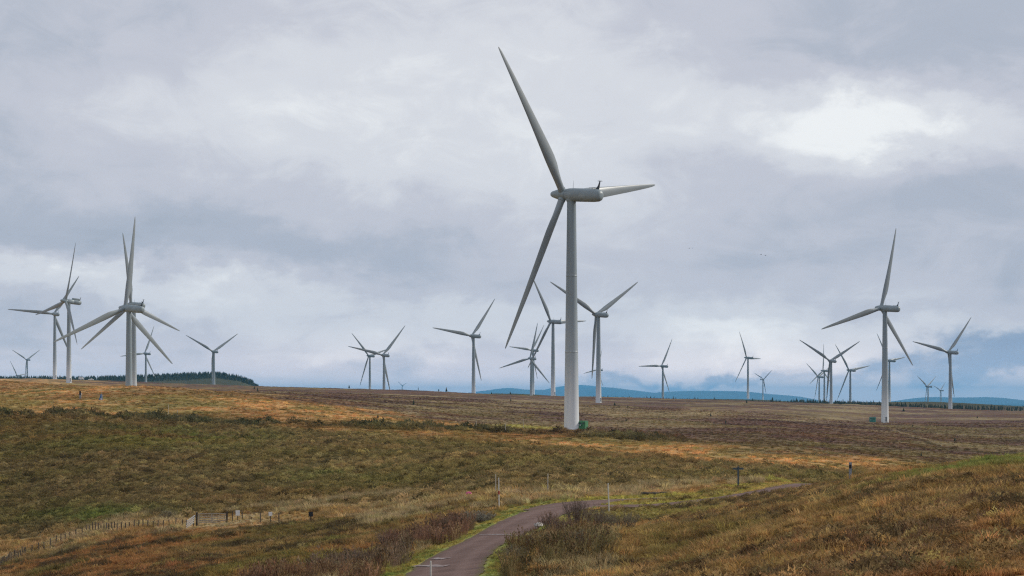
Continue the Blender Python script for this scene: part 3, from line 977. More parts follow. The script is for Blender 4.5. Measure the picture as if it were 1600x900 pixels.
for i, (bx, by, zb, ya, ph, hh) in enumerate(tb):
    t = empty('wind_turbine', (bx, by, zb), ya, label=TURB[i][5], cat='wind turbine', group='wind turbines across the moor')
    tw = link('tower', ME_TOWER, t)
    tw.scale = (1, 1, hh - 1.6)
    hubM = Matrix.Translation((-OVERHANG, 0, hh)) @ Matrix.Rotation(TILT, 4, 'Y')
    nac = link('nacelle', ME_NAC, t)
    nac.matrix_basis = hubM
    link('wind_vane_mast', ME_MAST, nac)
    link('roof_rail', ME_RAIL, nac)
    link('lightning_rod', ME_ROD, nac)
    if i == 1:
        link('roof_box', ME_HATCH, nac)
    yb = link('yaw_bearing', ME_YAW, t, (0, 0, hh))
    sp = link('spinner', ME_SPIN, t)
    sp.matrix_basis = hubM
    for k in range(3):
        bl = link('blade', ME_BLADE, t)
        bl.matrix_basis = hubM @ Matrix.Rotation(ph + k * 2 * math.pi / 3, 4, 'X')
        link('blade_collar', ME_COLL, bl)
    if TURB[i][2] < 2000:
        link('plinth', ME_PLINTH, t)
        # doors: on the far side of the nearest tower, towards the viewer on the tall right one
        da = {0: R(70), 24: R(-80)}.get(i, R(-40)) - ya
        d_ = link('door', ME_DOOR, tw)
        d_.matrix_basis = Matrix.Diagonal((1, 1, 1 / (hh - 1.6), 1)) @ Matrix.Rotation(da, 4, 'Z')
        s_ = link('door_steps', ME_STEPS, t, (0, 0, 0), (0, 0, da))


# ------------------------------------------------------------------ transformer kiosks
def kiosk(u, py, D, w, d, h, rz, mat, label):
    x, y = (u - 800) / F * D, D
    z = gz(x, y)
    k = empty('kiosk', (x, y, z), rz, label=label, cat='kiosk')
    MB().box((0, 0, .04), (w + .5, d + .5, .28)).obj('plinth', M_CONC, k)
    MB().box((0, 0, .18 + h / 2), (w, d, h), None, .03).obj('cabinet', mat, k)
    r = MB()
    r.loft([[(-w / 2 - .1, -d / 2 - .1, .18 + h), (w / 2 + .1, -d / 2 - .1, .18 + h), (w / 2 + .1, d / 2 + .1, .18 + h), (-w / 2 - .1, d / 2 + .1, .18 + h)],
            [(-w / 2 - .1, -d / 2 - .1, .26 + h), (w / 2 + .1, -d / 2 - .1, .26 + h), (w / 2 + .1, d / 2 + .1, .26 + h), (-w / 2 - .1, d / 2 + .1, .26 + h)],
            [(-w / 2 + .3, -d / 2 + .3, .40 + h), (w / 2 - .3, -d / 2 + .3, .40 + h), (w / 2 - .3, d / 2 - .3, .40 + h), (-w / 2 + .3, d / 2 - .3, .40 + h)]])
    r.obj('roof', mat, k)
    for s in (-1, 1):
        dr = MB().box((s * w * .24, -d / 2 - .02, .25 + h * .46), (w * .45, .05, h * .82), None, .01).obj('door', mat, k)
        MB().box((s * w * .06, -d / 2 - .07, .2 + h * .48), (.06, .06, .28)).obj('handle', M_DARK, dr)
        MB().box((s * w * .24, -d / 2 - .06, .25 + h * .72), (w * .28, .03, h * .14)).obj('vent', M_DARK, dr)
    sg = MB().box((-w * .24, -d / 2 - .065, .2 + h * .55), (.32, .03, .28)).obj('warning_sign', M_SIGN, k)
    return k


T1x, T1y = tb[0][0], tb[0][1]
kiosk(911.5, 671, 546, 2.1, 1.7, 2.15, R(-32), M_KGREEN, 'green transformer kiosk at the foot of the largest turbine')
kiosk(1363.5, 662, 1108, 3.4, 2.4, 2.9, R(-18), M_KTEAL, 'teal transformer kiosk left of the tall right turbine')


# ------------------------------------------------------------------ snow poles, posts and signs
def pole(u, top, bot, lo, hi, r, mat, label, group='marker poles on the moor', band=None, lean=0.0):
    x, y, z = seat(u, bot, lo, hi)
    h = (bot - top) / F * y
    p = empty('marker_pole', (x, y, z), 0, label=label, cat='pole', group=group)
    m = MB().tube((0, 0, -.3), (lean, 0, h), r, r * .85, 10)
    m.obj('shaft', mat, p)
    MB().tube((lean, 0, h), (lean, 0, h + r * 1.2), r * .85, r * .3, 10).obj('cap', mat, p)
    if band:
        zb_ = h * band
        MB().tube((lean * band, 0, zb_ - .16), (lean * band, 0, zb_ + .16), r * 1.12, None, 10).obj('red_band', M_RED, p)
    return p


pole(952, 756, 800, 120, 230, .055, M_LIGHTWOOD, 'pale marker pole standing between the track and the yellow strip', lean=-.10)
pole(856, 741, 773, 170, 260, .05, M_PALEWOOD, 'thin marker pole beyond the track bend, foot in the tussocks')
pole(780, 747.5, 797, 120, 240, .055, M_LIGHTWOOD, 'marker pole with a red band on the mossy verge', band=.55, lean=-.05)
pole(774.5, 742, 772, 180, 262, .05, M_PALEWOOD, 'thin marker pole just behind the one with a red band')
pole(673, 878, 910, 70, 140, .05, M_LIGHTWOOD, 'white marker pole in front of the track at the bottom edge')
pole(263, 633, 648, 420, 900, .06, M_PALEWOOD, 'farther of two thin poles in the orange grass at left')
pole(277, 640.5, 656, 400, 700, .06, M_PALEWOOD, 'nearer of two thin poles in the orange grass at left')
pole(744, 657.5, 674, 400, 800, .06, M_PALEWOOD, 'leftmost of three thin poles before the largest turbine')
pole(790, 661, 677, 400, 800, .06, M_PALEWOOD, 'middle one of three thin poles before the largest turbine')
pole(817.5, 655.5, 670, 400, 900, .06, M_PALEWOOD, 'rightmost of three thin poles, beside the yellow green strip')

# finger post with two arms
x, y, z = seat(1153.5, 763, 170, 260)
fp = empty('finger_post', (x, y, z), R(6), label='dark finger post with two arms beside the yellow verge', cat='signpost')
MB().box((0, 0, .9), (.15, .15, 2.3), None, .02).obj('post', M_POST, fp)
for s in (-1, 1):
    m = MB()
    L = .56
    m.loft([[(s * .05, -.03, 1.80), (s * .05, .03, 1.80), (s * .05, .03, 2.0), (s * .05, -.03, 2.0)],
            [(s * (L - .09), -.03, 1.80), (s * (L - .09), .03, 1.80), (s * (L - .09), .03, 2.0), (s * (L - .09), -.03, 2.0)],
            [(s * L, -.03, 1.885), (s * L, .03, 1.885), (s * L, .03, 1.915), (s * L, -.03, 1.915)]])
    m.obj('arm', M_POST, fp)
MB().box((0, 0, 2.08), (.19, .19, .07), None, .015).obj('cap', M_POST, fp)

# waymarker with a dark disc
x, y, z = seat(1328.8, 753, 150, 240)
wp = empty('waymarker_post', (x, y, z), R(-8), label='grey waymarker post with a dark panel near its top', cat='post')
MB().box((0, 0, .62), (.24, .16, 1.9), None, .02).obj('post', M_GPOST, wp)
MB().box((-.02, -.10, 1.28), (.19, .04, .30), None, .01).obj('panel', M_BLACK, wp)
MB().box((0, 0, 1.585), (.26, .18, .05), None, .01).obj('cap', M_GPOST, wp)

# T-shaped post in the rushes
x, y, z = seat(599, 667, 420, 700)
tp_ = empty('perch_post', (x, y, z), 0, label='thin T shaped post in the dark rushes above the slope', cat='post')
MB().tube((0, 0, -.3), (0, 0, 1.65), .06, .05, 8).obj('shaft', M_DKWOOD, tp_)
MB().box((0, 0, 1.68), (.75, .08, .09)).obj('crossbar', M_DKWOOD, tp_)

# two instrument posts on the orange hill at left
x, y, z = seat(125.5, 624, 500, 1000)
bp = empty('instrument_post', (x, y, z), 0, label='grey post carrying a black box in the orange grass at left', cat='post')
MB().box((0, 0, .5), (.5, .3, 1.4), None, .03).obj('cabinet', M_GPOST, bp)
MB().box((-.05, -.05, 1.75), (.50, .34, 1.1), None, .04).obj('black_box', M_BLACK, bp)
MB().box((.32, -.1, 1.45), (.16, .2, .30)).obj('white_label', M_SIGN, bp)
x, y, z = seat(158, 625, 500, 1000)
bp = empty('measuring_mast', (x, y, z), 0, label='blue and white marker with a thin mast in the orange grass at left', cat='mast')
m = MB()
m.loft([[(-.62, -.2, 0), (.35, -.2, 0), (.35, .2, 0), (-.62, .2, 0)], [(-.1, -.15, 1.6), (.25, -.15, 1.6), (.25, .15, 1.6), (-.1, .15, 1.6)]])
m.obj('blue_cover', M_BLUE, bp)
MB().tube((.16, -.25, -.2), (.16, -.25, 3.0), .035, .02, 6).obj('mast', M_LIGHTWOOD, bp)
MB().box((.05, -.24, .25), (.32, .06, .4)).obj('white_plate', M_SIGN, bp)

# magenta marker left of the verge
x, y, z = seat(732, 780, 160, 262)
pk = empty('flower_marker', (x, y, z), 0, label='magenta topped marker in the rough grass above the reddish stalks', cat='marker')
MB().tube((0, 0, -.2), (0, 0, .45), .05, .05, 8).obj('stake', M_DKWOOD, pk)
m = MB()
rg = []
for zz, r in ((.38, .12), (.44, .26), (.56, .33), (.70, .27), (.80, .12)):
    rg.append([((r + .06 * random.uniform(-1, 1)) * math.cos(2 * math.pi * k / 10), (r + .06 * random.uniform(-1, 1)) * math.sin(2 * math.pi * k / 10), zz + .03 * random.uniform(-1, 1)) for k in range(10)])
m.loft(rg)
m.obj('magenta_cover', M_PINK, pk)

# low dark log by the verge
x, y, z = seat(1022, 773.5, 165, 250)
lg = empty('timber_log', (x, y, z), R(4), label='low dark log lying along the far edge of the yellow strip', cat='log')
rg = []
for k in range(9):
    xx = -1.25 + 2.5 * k / 8
    r = .17 + .03 * math.sin(k * 1.9)
    rg.append([(xx, r * math.cos(2 * math.pi * j / 10), .12 + .02 * math.sin(k) + r * math.sin(2 * math.pi * j / 10)) for j in range(10)])
autosmooth(MB().loft(rg).obj('trunk', M_DKWOOD, lg).data, 50)
MB().tube((.5, -.1, .2), (.75, -.35, .32), .06, .03, 7).obj('branch_stub', M_DKWOOD, lg)

# pale stone by the right edge of the track
x, y, z = seat(841, 824, 100, 190)
bm = bmesh.new()
bmesh.ops.create_icosphere(bm, subdivisions=2, radius=.32)
for v in bm.verts:
    v.co *= 1 + .3 * (random.random() - .5)
    v.co.z *= .75
me = bpy.data.meshes.new('boulder')
bm.to_mesh(me)
bm.free()
me.materials.append(M_STONE)
o = link('boulder', me, None, (x, y, z + .12))
tag(o, 'pale rough boulder on the right edge of the track', 'boulder')


# ------------------------------------------------------------------ fence, gate and stile in the valley bottom
FENCE_PX = [(-40, 893), (11, 878), (40, 866), (67, 859), (93, 850), (110, 843), (133, 836), (155, 833), (183, 831), (220, 828), (253, 826), (286, 823)]
FP = np.array([march(u_, p_, 210, 262) for u_, p_ in FENCE_PX])
FP = resample(FP, .78)
f = empty('wire_fence', (FP[0][0], FP[0][1], gz(*FP[0])), 0, label='post and wire fence running from the left edge to the stile', cat='fence')
o0 = np.array(f.location)
mp_ = [MB().box((0, 0, .42), (.11, .11, 1.5), None, .015).mesh('post', M_POSTWOOD) for _ in range(1)][0]
zs = [gz(*p) for p in FP]
for i, (p, zz) in enumerate(zip(FP, zs)):
    q = link('post', mp_, f, (p[0] - o0[0], p[1] - o0[1], zz - o0[2]), (R(random.uniform(-4, 4)), R(random.uniform(-4, 4)), random.uniform(0, 1)))
    q.scale = (1, 1, random.uniform(.86, 1.12))
for h in (.35, .7, 1.08):
    m = MB()
    for i in range(len(FP) - 1):
        a, c_ = FP[i], FP[i + 1]
        m.tube((a[0] - o0[0], a[1] - o0[1], zs[i] + h - o0[2]), (c_[0] - o0[0], c_[1] - o0[1], zs[i + 1] + h - o0[2]), .008, None, 4, False)
    m.obj('wire', M_WIRE, f)

# field gate
gD = march(330, 819, 205, 258)[1]
xa, ya_ = (309 - 800) / F * gD, gD
xb, yb_ = (352.5 - 800) / F * gD, gD + .4
zz = gz((xa + xb) / 2, gD + .2) + .08
gt = empty('field_gate', (xa, ya_, zz), math.atan2(yb_ - ya_, xb - xa), label='grey timber field gate between two dark posts in the valley bottom', cat='gate')
gl = math.hypot(xb - xa, yb_ - ya_)
for h in (.28, .50, .74, 1.0, 1.28):
    MB().box((gl / 2, 0, h), (gl - .12, .05, .10)).obj('rail', M_WOOD, gt)
for q in (.12, gl / 2, gl - .12):
    MB().box((q, -.06, .78), (.10, .05, 1.12)).obj('upright', M_WOOD, gt)
for s, hpx in ((-.12, 1.35), (gl + .10, 1.45)):
    MB().box((s, 0, .5), (.22, .22, hpx + .6), None, .02).obj('gate_post', M_DKWOOD, gt)

# slanting pale hurdle (stile) at the end of the fence
ys = march(296.5, 823, 205, 258)[1]
xs = (296.5 - 800) / F * ys
st_ = empty('timber_stile', (xs, ys, gz(xs, ys)), R(4), label='pale slatted stile leaning at the fence end beside the gate', cat='stile')
for k in range(4):
    m = MB()
    zc = .25 + .27 * k
    m.box((.05 * k, -.06 * k, zc + .1), (1.15, .10, .13), Matrix.Rotation(R(-36), 3, 'Y'))
    m.obj('slat', M_WHITE, st_)
for s in (-.42, .42):
    MB().box((s, .06, .45 + .3 * (s > 0)), (.10, .10, 1.15)).obj('upright', M_DKWOOD, st_)

# posts and little notices right of the gate
def notice(u, top, bot, wpx, label, w_sign=.62, h_sign=.62, mat=M_SIGN):
    x, D = march(u, bot + 5, 205, 262)
    z = gz(x, D)
    o = empty('notice_board', (x, D, z), R(random.uniform(-6, 6)), label=label, cat='sign', group='small notices along the valley fence')
    h = 1.15
    MB().box((0, .06, .4), (.10, .08, 1.5)).obj('post', M_DKWOOD, o)
    MB().box((0, 0, h - h_sign * .5 + .1), (w_sign, .04, h_sign), None, .01).obj('panel', mat, o)
notice(371.5, 804, 814, 6, 'white square notice on a post just right of the field gate', .5, .62)
notice(422.5, 804, 812, 5, 'small white notice farther right along the valley fence', .42, .45)
notice(485.5, 800, 809, 7, 'small black box on a post, farthest right along the valley fence', .5, .55, M_BLACK)
f2u = np.array([363, 379, 407, 436], float)
f2D = np.array([march(q, 819, 205, 260)[1] + .6 for q in f2u])
F2 = np.stack([(f2u - 800) / F * f2D, f2D], 1)
f = empty('wire_fence', (F2[0][0], F2[0][1], gz(*F2[0])), 0, label='short run of fence posts and wire right of the field gate', cat='fence')
o0 = np.array(f.location)
zs = [gz(*p) for p in F2]
for p, zz in zip(F2, zs):
    q = link('post', mp_, f, (p[0] - o0[0], p[1] - o0[1], zz - o0[2]), (R(random.uniform(-4, 4)), R(random.uniform(-4, 4)), random.uniform(0, 1)))
    q.scale = (1, 1, random.uniform(.9, 1.1))
for h in (.4, .75, 1.1):
    m = MB()
    for i in range(len(F2) - 1):
        a, c_ = F2[i], F2[i + 1]
        m.tube((a[0] - o0[0], a[1] - o0[1], zs[i] + h - o0[2]), (c_[0] - o0[0], c_[1] - o0[1], zs[i + 1] + h - o0[2]), .008, None, 4, False)
    m.obj('wire', M_WIRE, f)


# ------------------------------------------------------------------ two white vans by the trees at left
def van(u, D, L, H, label, low=False):
    # parked on the nearer lip of the skyline at that bearing
    dd = np.linspace(700, 2000, 900)
    hh = ground_h((u - 800) / F * dd, dd)
    D = float(dd[int(np.argmin(HY - F * hh / dd))]) - 22
    x = (u - 800) / F * D
    z = gz(x, D)
    o = empty('parked_van', (x, D, z + .0), R(4), label=label, cat='van', group='white vans parked on the moor crest')
    Wd = 1.9
    if low:
        prof = [(-L / 2, .5), (-L / 2, 1.3), (-L * .18, 1.45), (-L * .10, H), (L * .16, H), (L * .27, 1.4), (L / 2 - .1, 1.15), (L / 2, .9), (L / 2, .5)]
    else:
        prof = [(-L / 2, .5), (-L / 2, H - .15), (-L / 2 + .2, H), (L * .22, H), (L * .34, 1.55), (L / 2 - .1, 1.25), (L / 2, .9), (L / 2, .5)]
    m = MB()
    m.loft([[(px, -Wd / 2, pz) for px, pz in prof], [(px, Wd / 2, pz) for px, pz in prof]])
    m.obj('body', M_WHITE, o)
    w_ = MB()
    if low:
        w_.box((L * .03, -Wd / 2 - .01, 1.65), (L * .2, .03, .4))
    else:
        w_.box((L * .19, -Wd / 2 - .01, H - .65), (L * .14, .03, .5))
    w_.obj('side_window', M_GLASS, o)
    for s in (-1, 1):
        for q in (-L * .31, L * .31):
            MB().tube((q, s * (Wd / 2 - .2), .36), (q, s * (Wd / 2 + .02), .36), .36, None, 14).obj('wheel', M_RUBBER, o)


van(127, 1590, 5.0, 2.7, 'taller white van parked on the crest right of the boxed nacelle turbine')
van(142, 1590, 5.2, 2.0, 'lower white pickup parked on the crest, right of the taller van', True)


# ------------------------------------------------------------------ conifers
def conifer_mesh(name, h, seed, tiers=6, seg=9, wide=.30):
    """crown of ragged drooping tiers"""
    rnd = random.Random(seed)
    v, fcs = [], []
    for k in range(tiers):
        t = k / tiers
        z0 = h * (.08 + .86 * t)
        z1 = h * (.08 + .86 * (t + 1.7 / tiers))
        z1 = min(z1, h)
        r = h * wide * (1 - t) ** .85 * rnd.uniform(.85, 1.12)
        apex = len(v)
        v.append((rnd.uniform(-.02, .02) * h, rnd.uniform(-.02, .02) * h, z1))
        s0 = rnd.random()
        for j in range(seg):
            a = 2 * math.pi * (j + s0) / seg
            rj = r * (rnd.uniform(.8, 1.15) if j % 2 else rnd.uniform(.45, .7))
            v.append((rj * math.cos(a), rj * math.sin(a), z0 - (h * .035 if j % 2 else -h * .02) + rnd.uniform(-.02, .02) * h))
        for j in range(seg):
            fcs.append((apex, apex + 1 + j, apex + 1 + (j + 1) % seg))
    me = bpy.data.meshes.new(name)
    me.from_pydata(v, [], fcs)
    return me


CON = []
for k in range(4):
    me = conifer_mesh('crown', 1.0, 50 + k, 6, 10, (.30, .26, .34, .22)[k])
    me.materials.append(M_NEEDLE)
    CON.append(me)
ME_TRUNK = MB().tube((0, 0, -.1), (0, 0, .55), .022, .012, 7).mesh('trunk', M_BARK)


def small_tree(u, bot, h_px, lo, hi, k, label, group, wide=1.0, D=None):
    if D is None:
        x, y, z = seat(u, bot, lo, hi)
    else:
        x, y = (u - 800) / F * D, D
        z = gz(x, y)
    h = h_px / F * y
    o = empty('conifer', (x, y, z), random.uniform(0, 6), label=label, cat='tree', group=group)
    c = link('crown', CON[k % 4], o)
    c.scale = (h * wide, h * wide, h)
    t = link('trunk', ME_TRUNK, o)
    t.scale = (h, h, h)


LONE = [(545.5, 605, 6, 'small dark conifer on the moor crest left of the crossing turbine pair', 1.2),
        (653.5, 608, 6, 'thin dark conifer on the moor crest right of the crossing turbine pair', .6),
        (697.5, 610, 8, 'larger bushy conifer on the moor crest left of the lone central turbine', 1.0),
        (685.5, 609.5, 4, 'low conifer close left of the larger bushy one on the crest', 1.6),
        (768, 613, 4, 'tiny conifer on the crest just right of the lone central turbine', 1.2),
        (797.5, 615.5, 5, 'tiny conifer on the crest left of the two lined up turbines', 1.5),
        (646, 633, 9, 'dark bush with a thin spike on the brown moor below the crest', .9),
        (798, 627.5, 6, 'small dark bush on the brown moor left of the largest tower', 1.3),
        (960.5, 634, 6, 'dark bush on the moor right of the tower with the wide V of blades', 1.4),
        (981, 637, 4.5, 'smaller dark bush right of the wide V turbine bush', 1.2),
        (978.5, 658.5, 4, 'low dark bush on the moor right of the green kiosk', 1.3),
        (1110.5, 651, 7, 'dark bush beside the pale bare peat patch', 1.4),
        (1134, 662, 6, 'dark conifer on the moor below the pale peat patch', 1.1),
        (1166.5, 630, 5, 'dark bush at the foot of the thin turbine with the level right blade', 1.8),
        (1412, 643, 6, 'dark bush on the moor right of the tall right turbine, near the trees', 1.5),
        (1425.5, 667, 4.5, 'low dark bush right of the tall right turbine foot', 1.7),
        (1492, 690, 8, 'green conifer on the right moor above the faint path', 1.1),
        (1439.5, 714, 8, 'lowest dark conifer on the right moor, nearest the orange band', 1.0),
        (1527, 653.5, 4, 'tiny dark bush far right on the moor', 1.3),
        (402.5, 612, 7, 'dark conifer below the right end of the wooded hill', 1.2),
        (397.5, 608, 5, 'smaller conifer left of the one below the wooded hill end', 1.3)]
for i, (u, bot, hp, lab, w_) in enumerate(LONE):
    small_tree(u, bot, hp, 420 if bot > 640 else 700, 2250, i, lab, 'lone conifers on the moor', w_)
# ragged row of conifers standing behind the right-hand crest: tips one can tell apart
RNDT = random.Random(4)
_cd = np.linspace(1300, 2300, 160)
crest = lambda uu: float(np.min(HY - F * ground_h((uu - 800) / F * _cd, _cd) / _cd))
STAND = [(1052, 4.5, 'tall thin conifer on the skyline right of the turbine alone over the blue hills'),
         (1116, 5, 'conifer on the skyline above the pale peat patch, left of the thin turbine'),
         (1207, 8, 'tallest dark conifer on the skyline just right of the small turned turbine'),
         (1219, 5, 'smaller conifer right of the tallest one by the turned turbine'),
         (1262, 6, 'conifer at the left end of the denser tree row, left of the cluster of four'),
         (1306, 7, 'conifer between the third and fourth towers of the cluster'),
         (1345, 6.5, 'conifer just right of the rightmost turbine of the cluster'),
         (1358, 5.5, 'conifer midway between the cluster and the tall right turbine'),
         (1402, 7, 'conifer just right of the half hidden turbine tower'),
         (1415, 9, 'bushiest and darkest conifer right of the tall right turbine'),
         (1434, 6.5, 'conifer left of the small far turbine with the V of blades'),
         (1461, 6, 'conifer between the two small far turbines over the right hill'),
         (1503, 7, 'conifer right of the rightmost turbine tower'),
         (1529, 8, 'tall conifer of the far right tree row, over the blue hill crest'),
         (1561, 8, 'tall conifer in the far right tree row, second from the edge'),
         (1586, 8.5, 'rightmost tall conifer near the right edge of the picture')]
for i, (uu, showing, lab) in enumerate(STAND):
    D = RNDT.uniform(2330, 2420)
    x = (uu - 800) / F * D
    z = gz(x, D)
    h = (HY - (crest(uu) - showing)) / F * D - z
    o = empty('conifer', (x, D, z), RNDT.uniform(0, 6), label=lab, cat='tree', group='conifers along the right skyline')
    c = link('crown', CON[i % 4], o)
    wd = h * RNDT.uniform(.8, 1.15)
    c.scale = (wd, wd, h)
    t = link('trunk', ME_TRUNK, o)
    t.scale = (h, h, h)


def merge_instances(meshes, pts, name, mat):
    """join many scaled copies of a few meshes into one (stuff)"""
    data = []
    for me in meshes:
        v = np.empty(len(me.vertices) * 3, np.float32)
        me.vertices.foreach_get('co', v)
        fcs = np.array([p.vertices[:] for p in me.polygons], np.int32)
        data.append((v.reshape(-1, 3), fcs))
    V, Fc, off = [], [], 0
    for (x, y, z, s, h, rz, k) in pts:
        v, fc = data[k % len(data)]
        c_, s_ = math.cos(rz), math.sin(rz)
        w = np.stack([(v[:, 0] * c_ - v[:, 1] * s_) * s + x, (v[:, 0] * s_ + v[:, 1] * c_) * s + y, v[:, 2] * h + z], 1)
        V.append(w)
        Fc.append(fc + off)
        off += len(v)
    return mesh_np(name, np.concatenate(V), np.concatenate(Fc), mat)


# the wood on the left hill: one mass
pts = []
rnd = random.Random(9)
for _ in range(6800):
    u, D = rnd.uniform(-60, 404), rnd.uniform(3850, 4700)
    x = (u - 800) / F * D
    # a younger, lower block on the near slope and a clearing at its right foot
    young = D < 4130
    if young and u > 300 and D < 3900 + (u - 300) * 1.2:
        continue
    edge_fade = 1.0 if u < 396 else .8
    h = (rnd.uniform(4, 6.5) if young else rnd.uniform(9, 15)) * edge_fade
    pts.append((x, D, float(base_h(np.array([x]), np.array([D]))[0]) - .5, h * rnd.uniform(.62, .85), h, rnd.uniform(0, 6), rnd.randrange(4)))
lowcon = [conifer_mesh('low', 1.0, 80 + k, 4, 7, .32) for k in range(4)]
tag(link('conifer_wood', merge_instances(lowcon, pts, 'conifer_wood', M_NEEDLE)), 'far dark conifer wood covering the hill on the left skyline', 'wood', None, 'stuff')
# the plantation behind the right-hand crest
pts = []
for _ in range(4200):
    u = rnd.uniform(880, 1700)
    if u < 1235 and rnd.random() < .62:
        continue
    D = rnd.uniform(2340, 2850)
    x = (u - 800) / F * D
    z = float(smooth_h(np.array([x]), np.array([D]))[0])
    cr = np.interp(u, [880, 960, 1100, 1240, 1330, 1400, 1500, 1640, 1700], [619.5, 621, 624.5, 628, 630.5, 633, 636.5, 641, 642])
    show = rnd.uniform(-2.0, 2.4) + (rnd.random() < .10) * rnd.uniform(1, 3.2)
    if u > 1235:
        show = rnd.uniform(-1.0, 5.0) + (rnd.random() < .12) * rnd.uniform(1, 3)
    h = (HY - (cr - show)) / F * D - z
    if h > 1.5:
        pts.append((x, D, z, min(h, 8) * rnd.uniform(.65, .95), h, rnd.uniform(0, 6), rnd.randrange(4)))
tag(link('young_plantation', merge_instances(lowcon, pts, 'young_plantation', M_NEEDLE)), 'low conifer plantation behind the right hand crest of the moor', 'wood', None, 'stuff')


# ------------------------------------------------------------------ blue hills far off
hm, g, b = material('far hill grass', .95)
tc = g.node('ShaderNodeTexCoord')
n = g.noise(tc.outputs['Object'], .0004, 6, .6)
g.put(b.inputs['Base Color'], g.ramp(n, [(.35, (.085, .085, .075)), (.65, (.13, .13, .11))]))


def hill(profile, D, depth):
    xs_, ys_ = [p[0] for p in profile], [p[1] for p in profile]
    us = np.linspace(xs_[0], xs_[-1], 240)
    prof = pchip_cols(xs_, np.array(ys_, float)[:, None], us)[:, 0] + (fbm(us, us * 0, 22, 4, 5) - .5) * .9
    V = []
    ks = np.linspace(-1, 1, 15)
    for uu, pp in zip(us, prof):
        top = (HY - pp) / F * D
        for k in ks:
            d = D + k * depth
            zz = -160 + (top + 160) * (math.cos(k * math.pi / 2) ** 1.3)
            xx = (uu - 800) / F * D * (1 + .0 * k)
            zz += (fbm(np.array([xx]), np.array([d]), 3500, 3, 8)[0] - .5) * 130 * (1 - abs(k)) * abs(k)
            V.append((xx, d, zz))
    i = np.arange(len(us) * len(ks)).reshape(-1, len(ks))
    fc = np.stack([i[:-1, :-1], i[:-1, 1:], i[1:, 1:], i[1:, :-1]], -1).reshape(-1, 4)
    tag(link('hills', mesh_np('hills', V, fc[:, ::-1], hm, True)), kind='structure')


hill([(560, 640), (700, 619), (755, 610.5), (795, 606.5), (830, 609), (880, 608.5), (905, 609), (920, 606.5), (945, 605), (985, 609), (1025, 614), (1075, 623), (1150, 640)], 46000, 4500)
hill([(930, 640), (985, 620), (1040, 612.3), (1100, 610.6), (1147, 611), (1194, 615), (1240, 619), (1270, 625), (1330, 640)], 43000, 4500)
hill([(1330, 642), (1387, 631.5), (1412, 626), (1460, 620.6), (1500, 621), (1537, 620.3), (1562, 622), (1600, 627), (1700, 633), (1850, 645)], 41000, 4500)
hill([(780, 640), (850, 609), (885, 602.5), (905, 601.5), (935, 604), (990, 613), (1060, 640)], 54000, 4500)


# ------------------------------------------------------------------ birds
def bird(u, v, D, rz, label):
    o = empty('bird', ((u - 800) / F * D, D, (HY - v) / F * D), rz, label=label, cat='bird', group='small birds in the sky')
    o.scale = (.62, .62, .62)
    rg = []
    for x_, r in ((-.26, .012), (-.16, .035), (-.02, .062), (.10, .05), (.17, .034), (.21, .036), (.26, .012)):
        rg.append([(x_, r * math.cos(2 * math.pi * k / 8), r * .9 * math.sin(2 * math.pi * k / 8)) for k in range(8)])
    m = MB()
    m.loft(rg)
    for s in (-1, 1):
        m.loft([[(.09, s * .03, .02), (.0, s * .03, .035), (-.08, s * .03, .02), (0, s * .03, .01)],
                [(.10, s * .24, .13), (.02, s * .24, .145), (-.06, s * .24, .13), (.02, s * .24, .12)],
                [(-.04, s * .48, .08), (-.07, s * .48, .085), (-.10, s * .48, .08), (-.07, s * .48, .075)]])
    m.loft([[(-.22, -.03, 0), (-.22, .03, 0), (-.22, .03, .012), (-.22, -.03, .012)], [(-.36, -.07, 0), (-.36, .07, 0), (-.36, .07, .008), (-.36, -.07, .008)]])
    autosmooth(m.obj('body', M_FEATHER, o).data, 40)


bird(1077, 388, 420, .6, 'fainter bird of the left two above the moor, on the left')
bird(1082, 387.7, 400, 1.0, 'darker bird of the left two above the moor, on the right')
bird(1189.2, 397.6, 380, .2, 'darkest bird, left one of the right pair in the grey cloud')
bird(1196, 399.3, 390, 2.4, 'lower bird, right one of the right pair in the grey cloud')


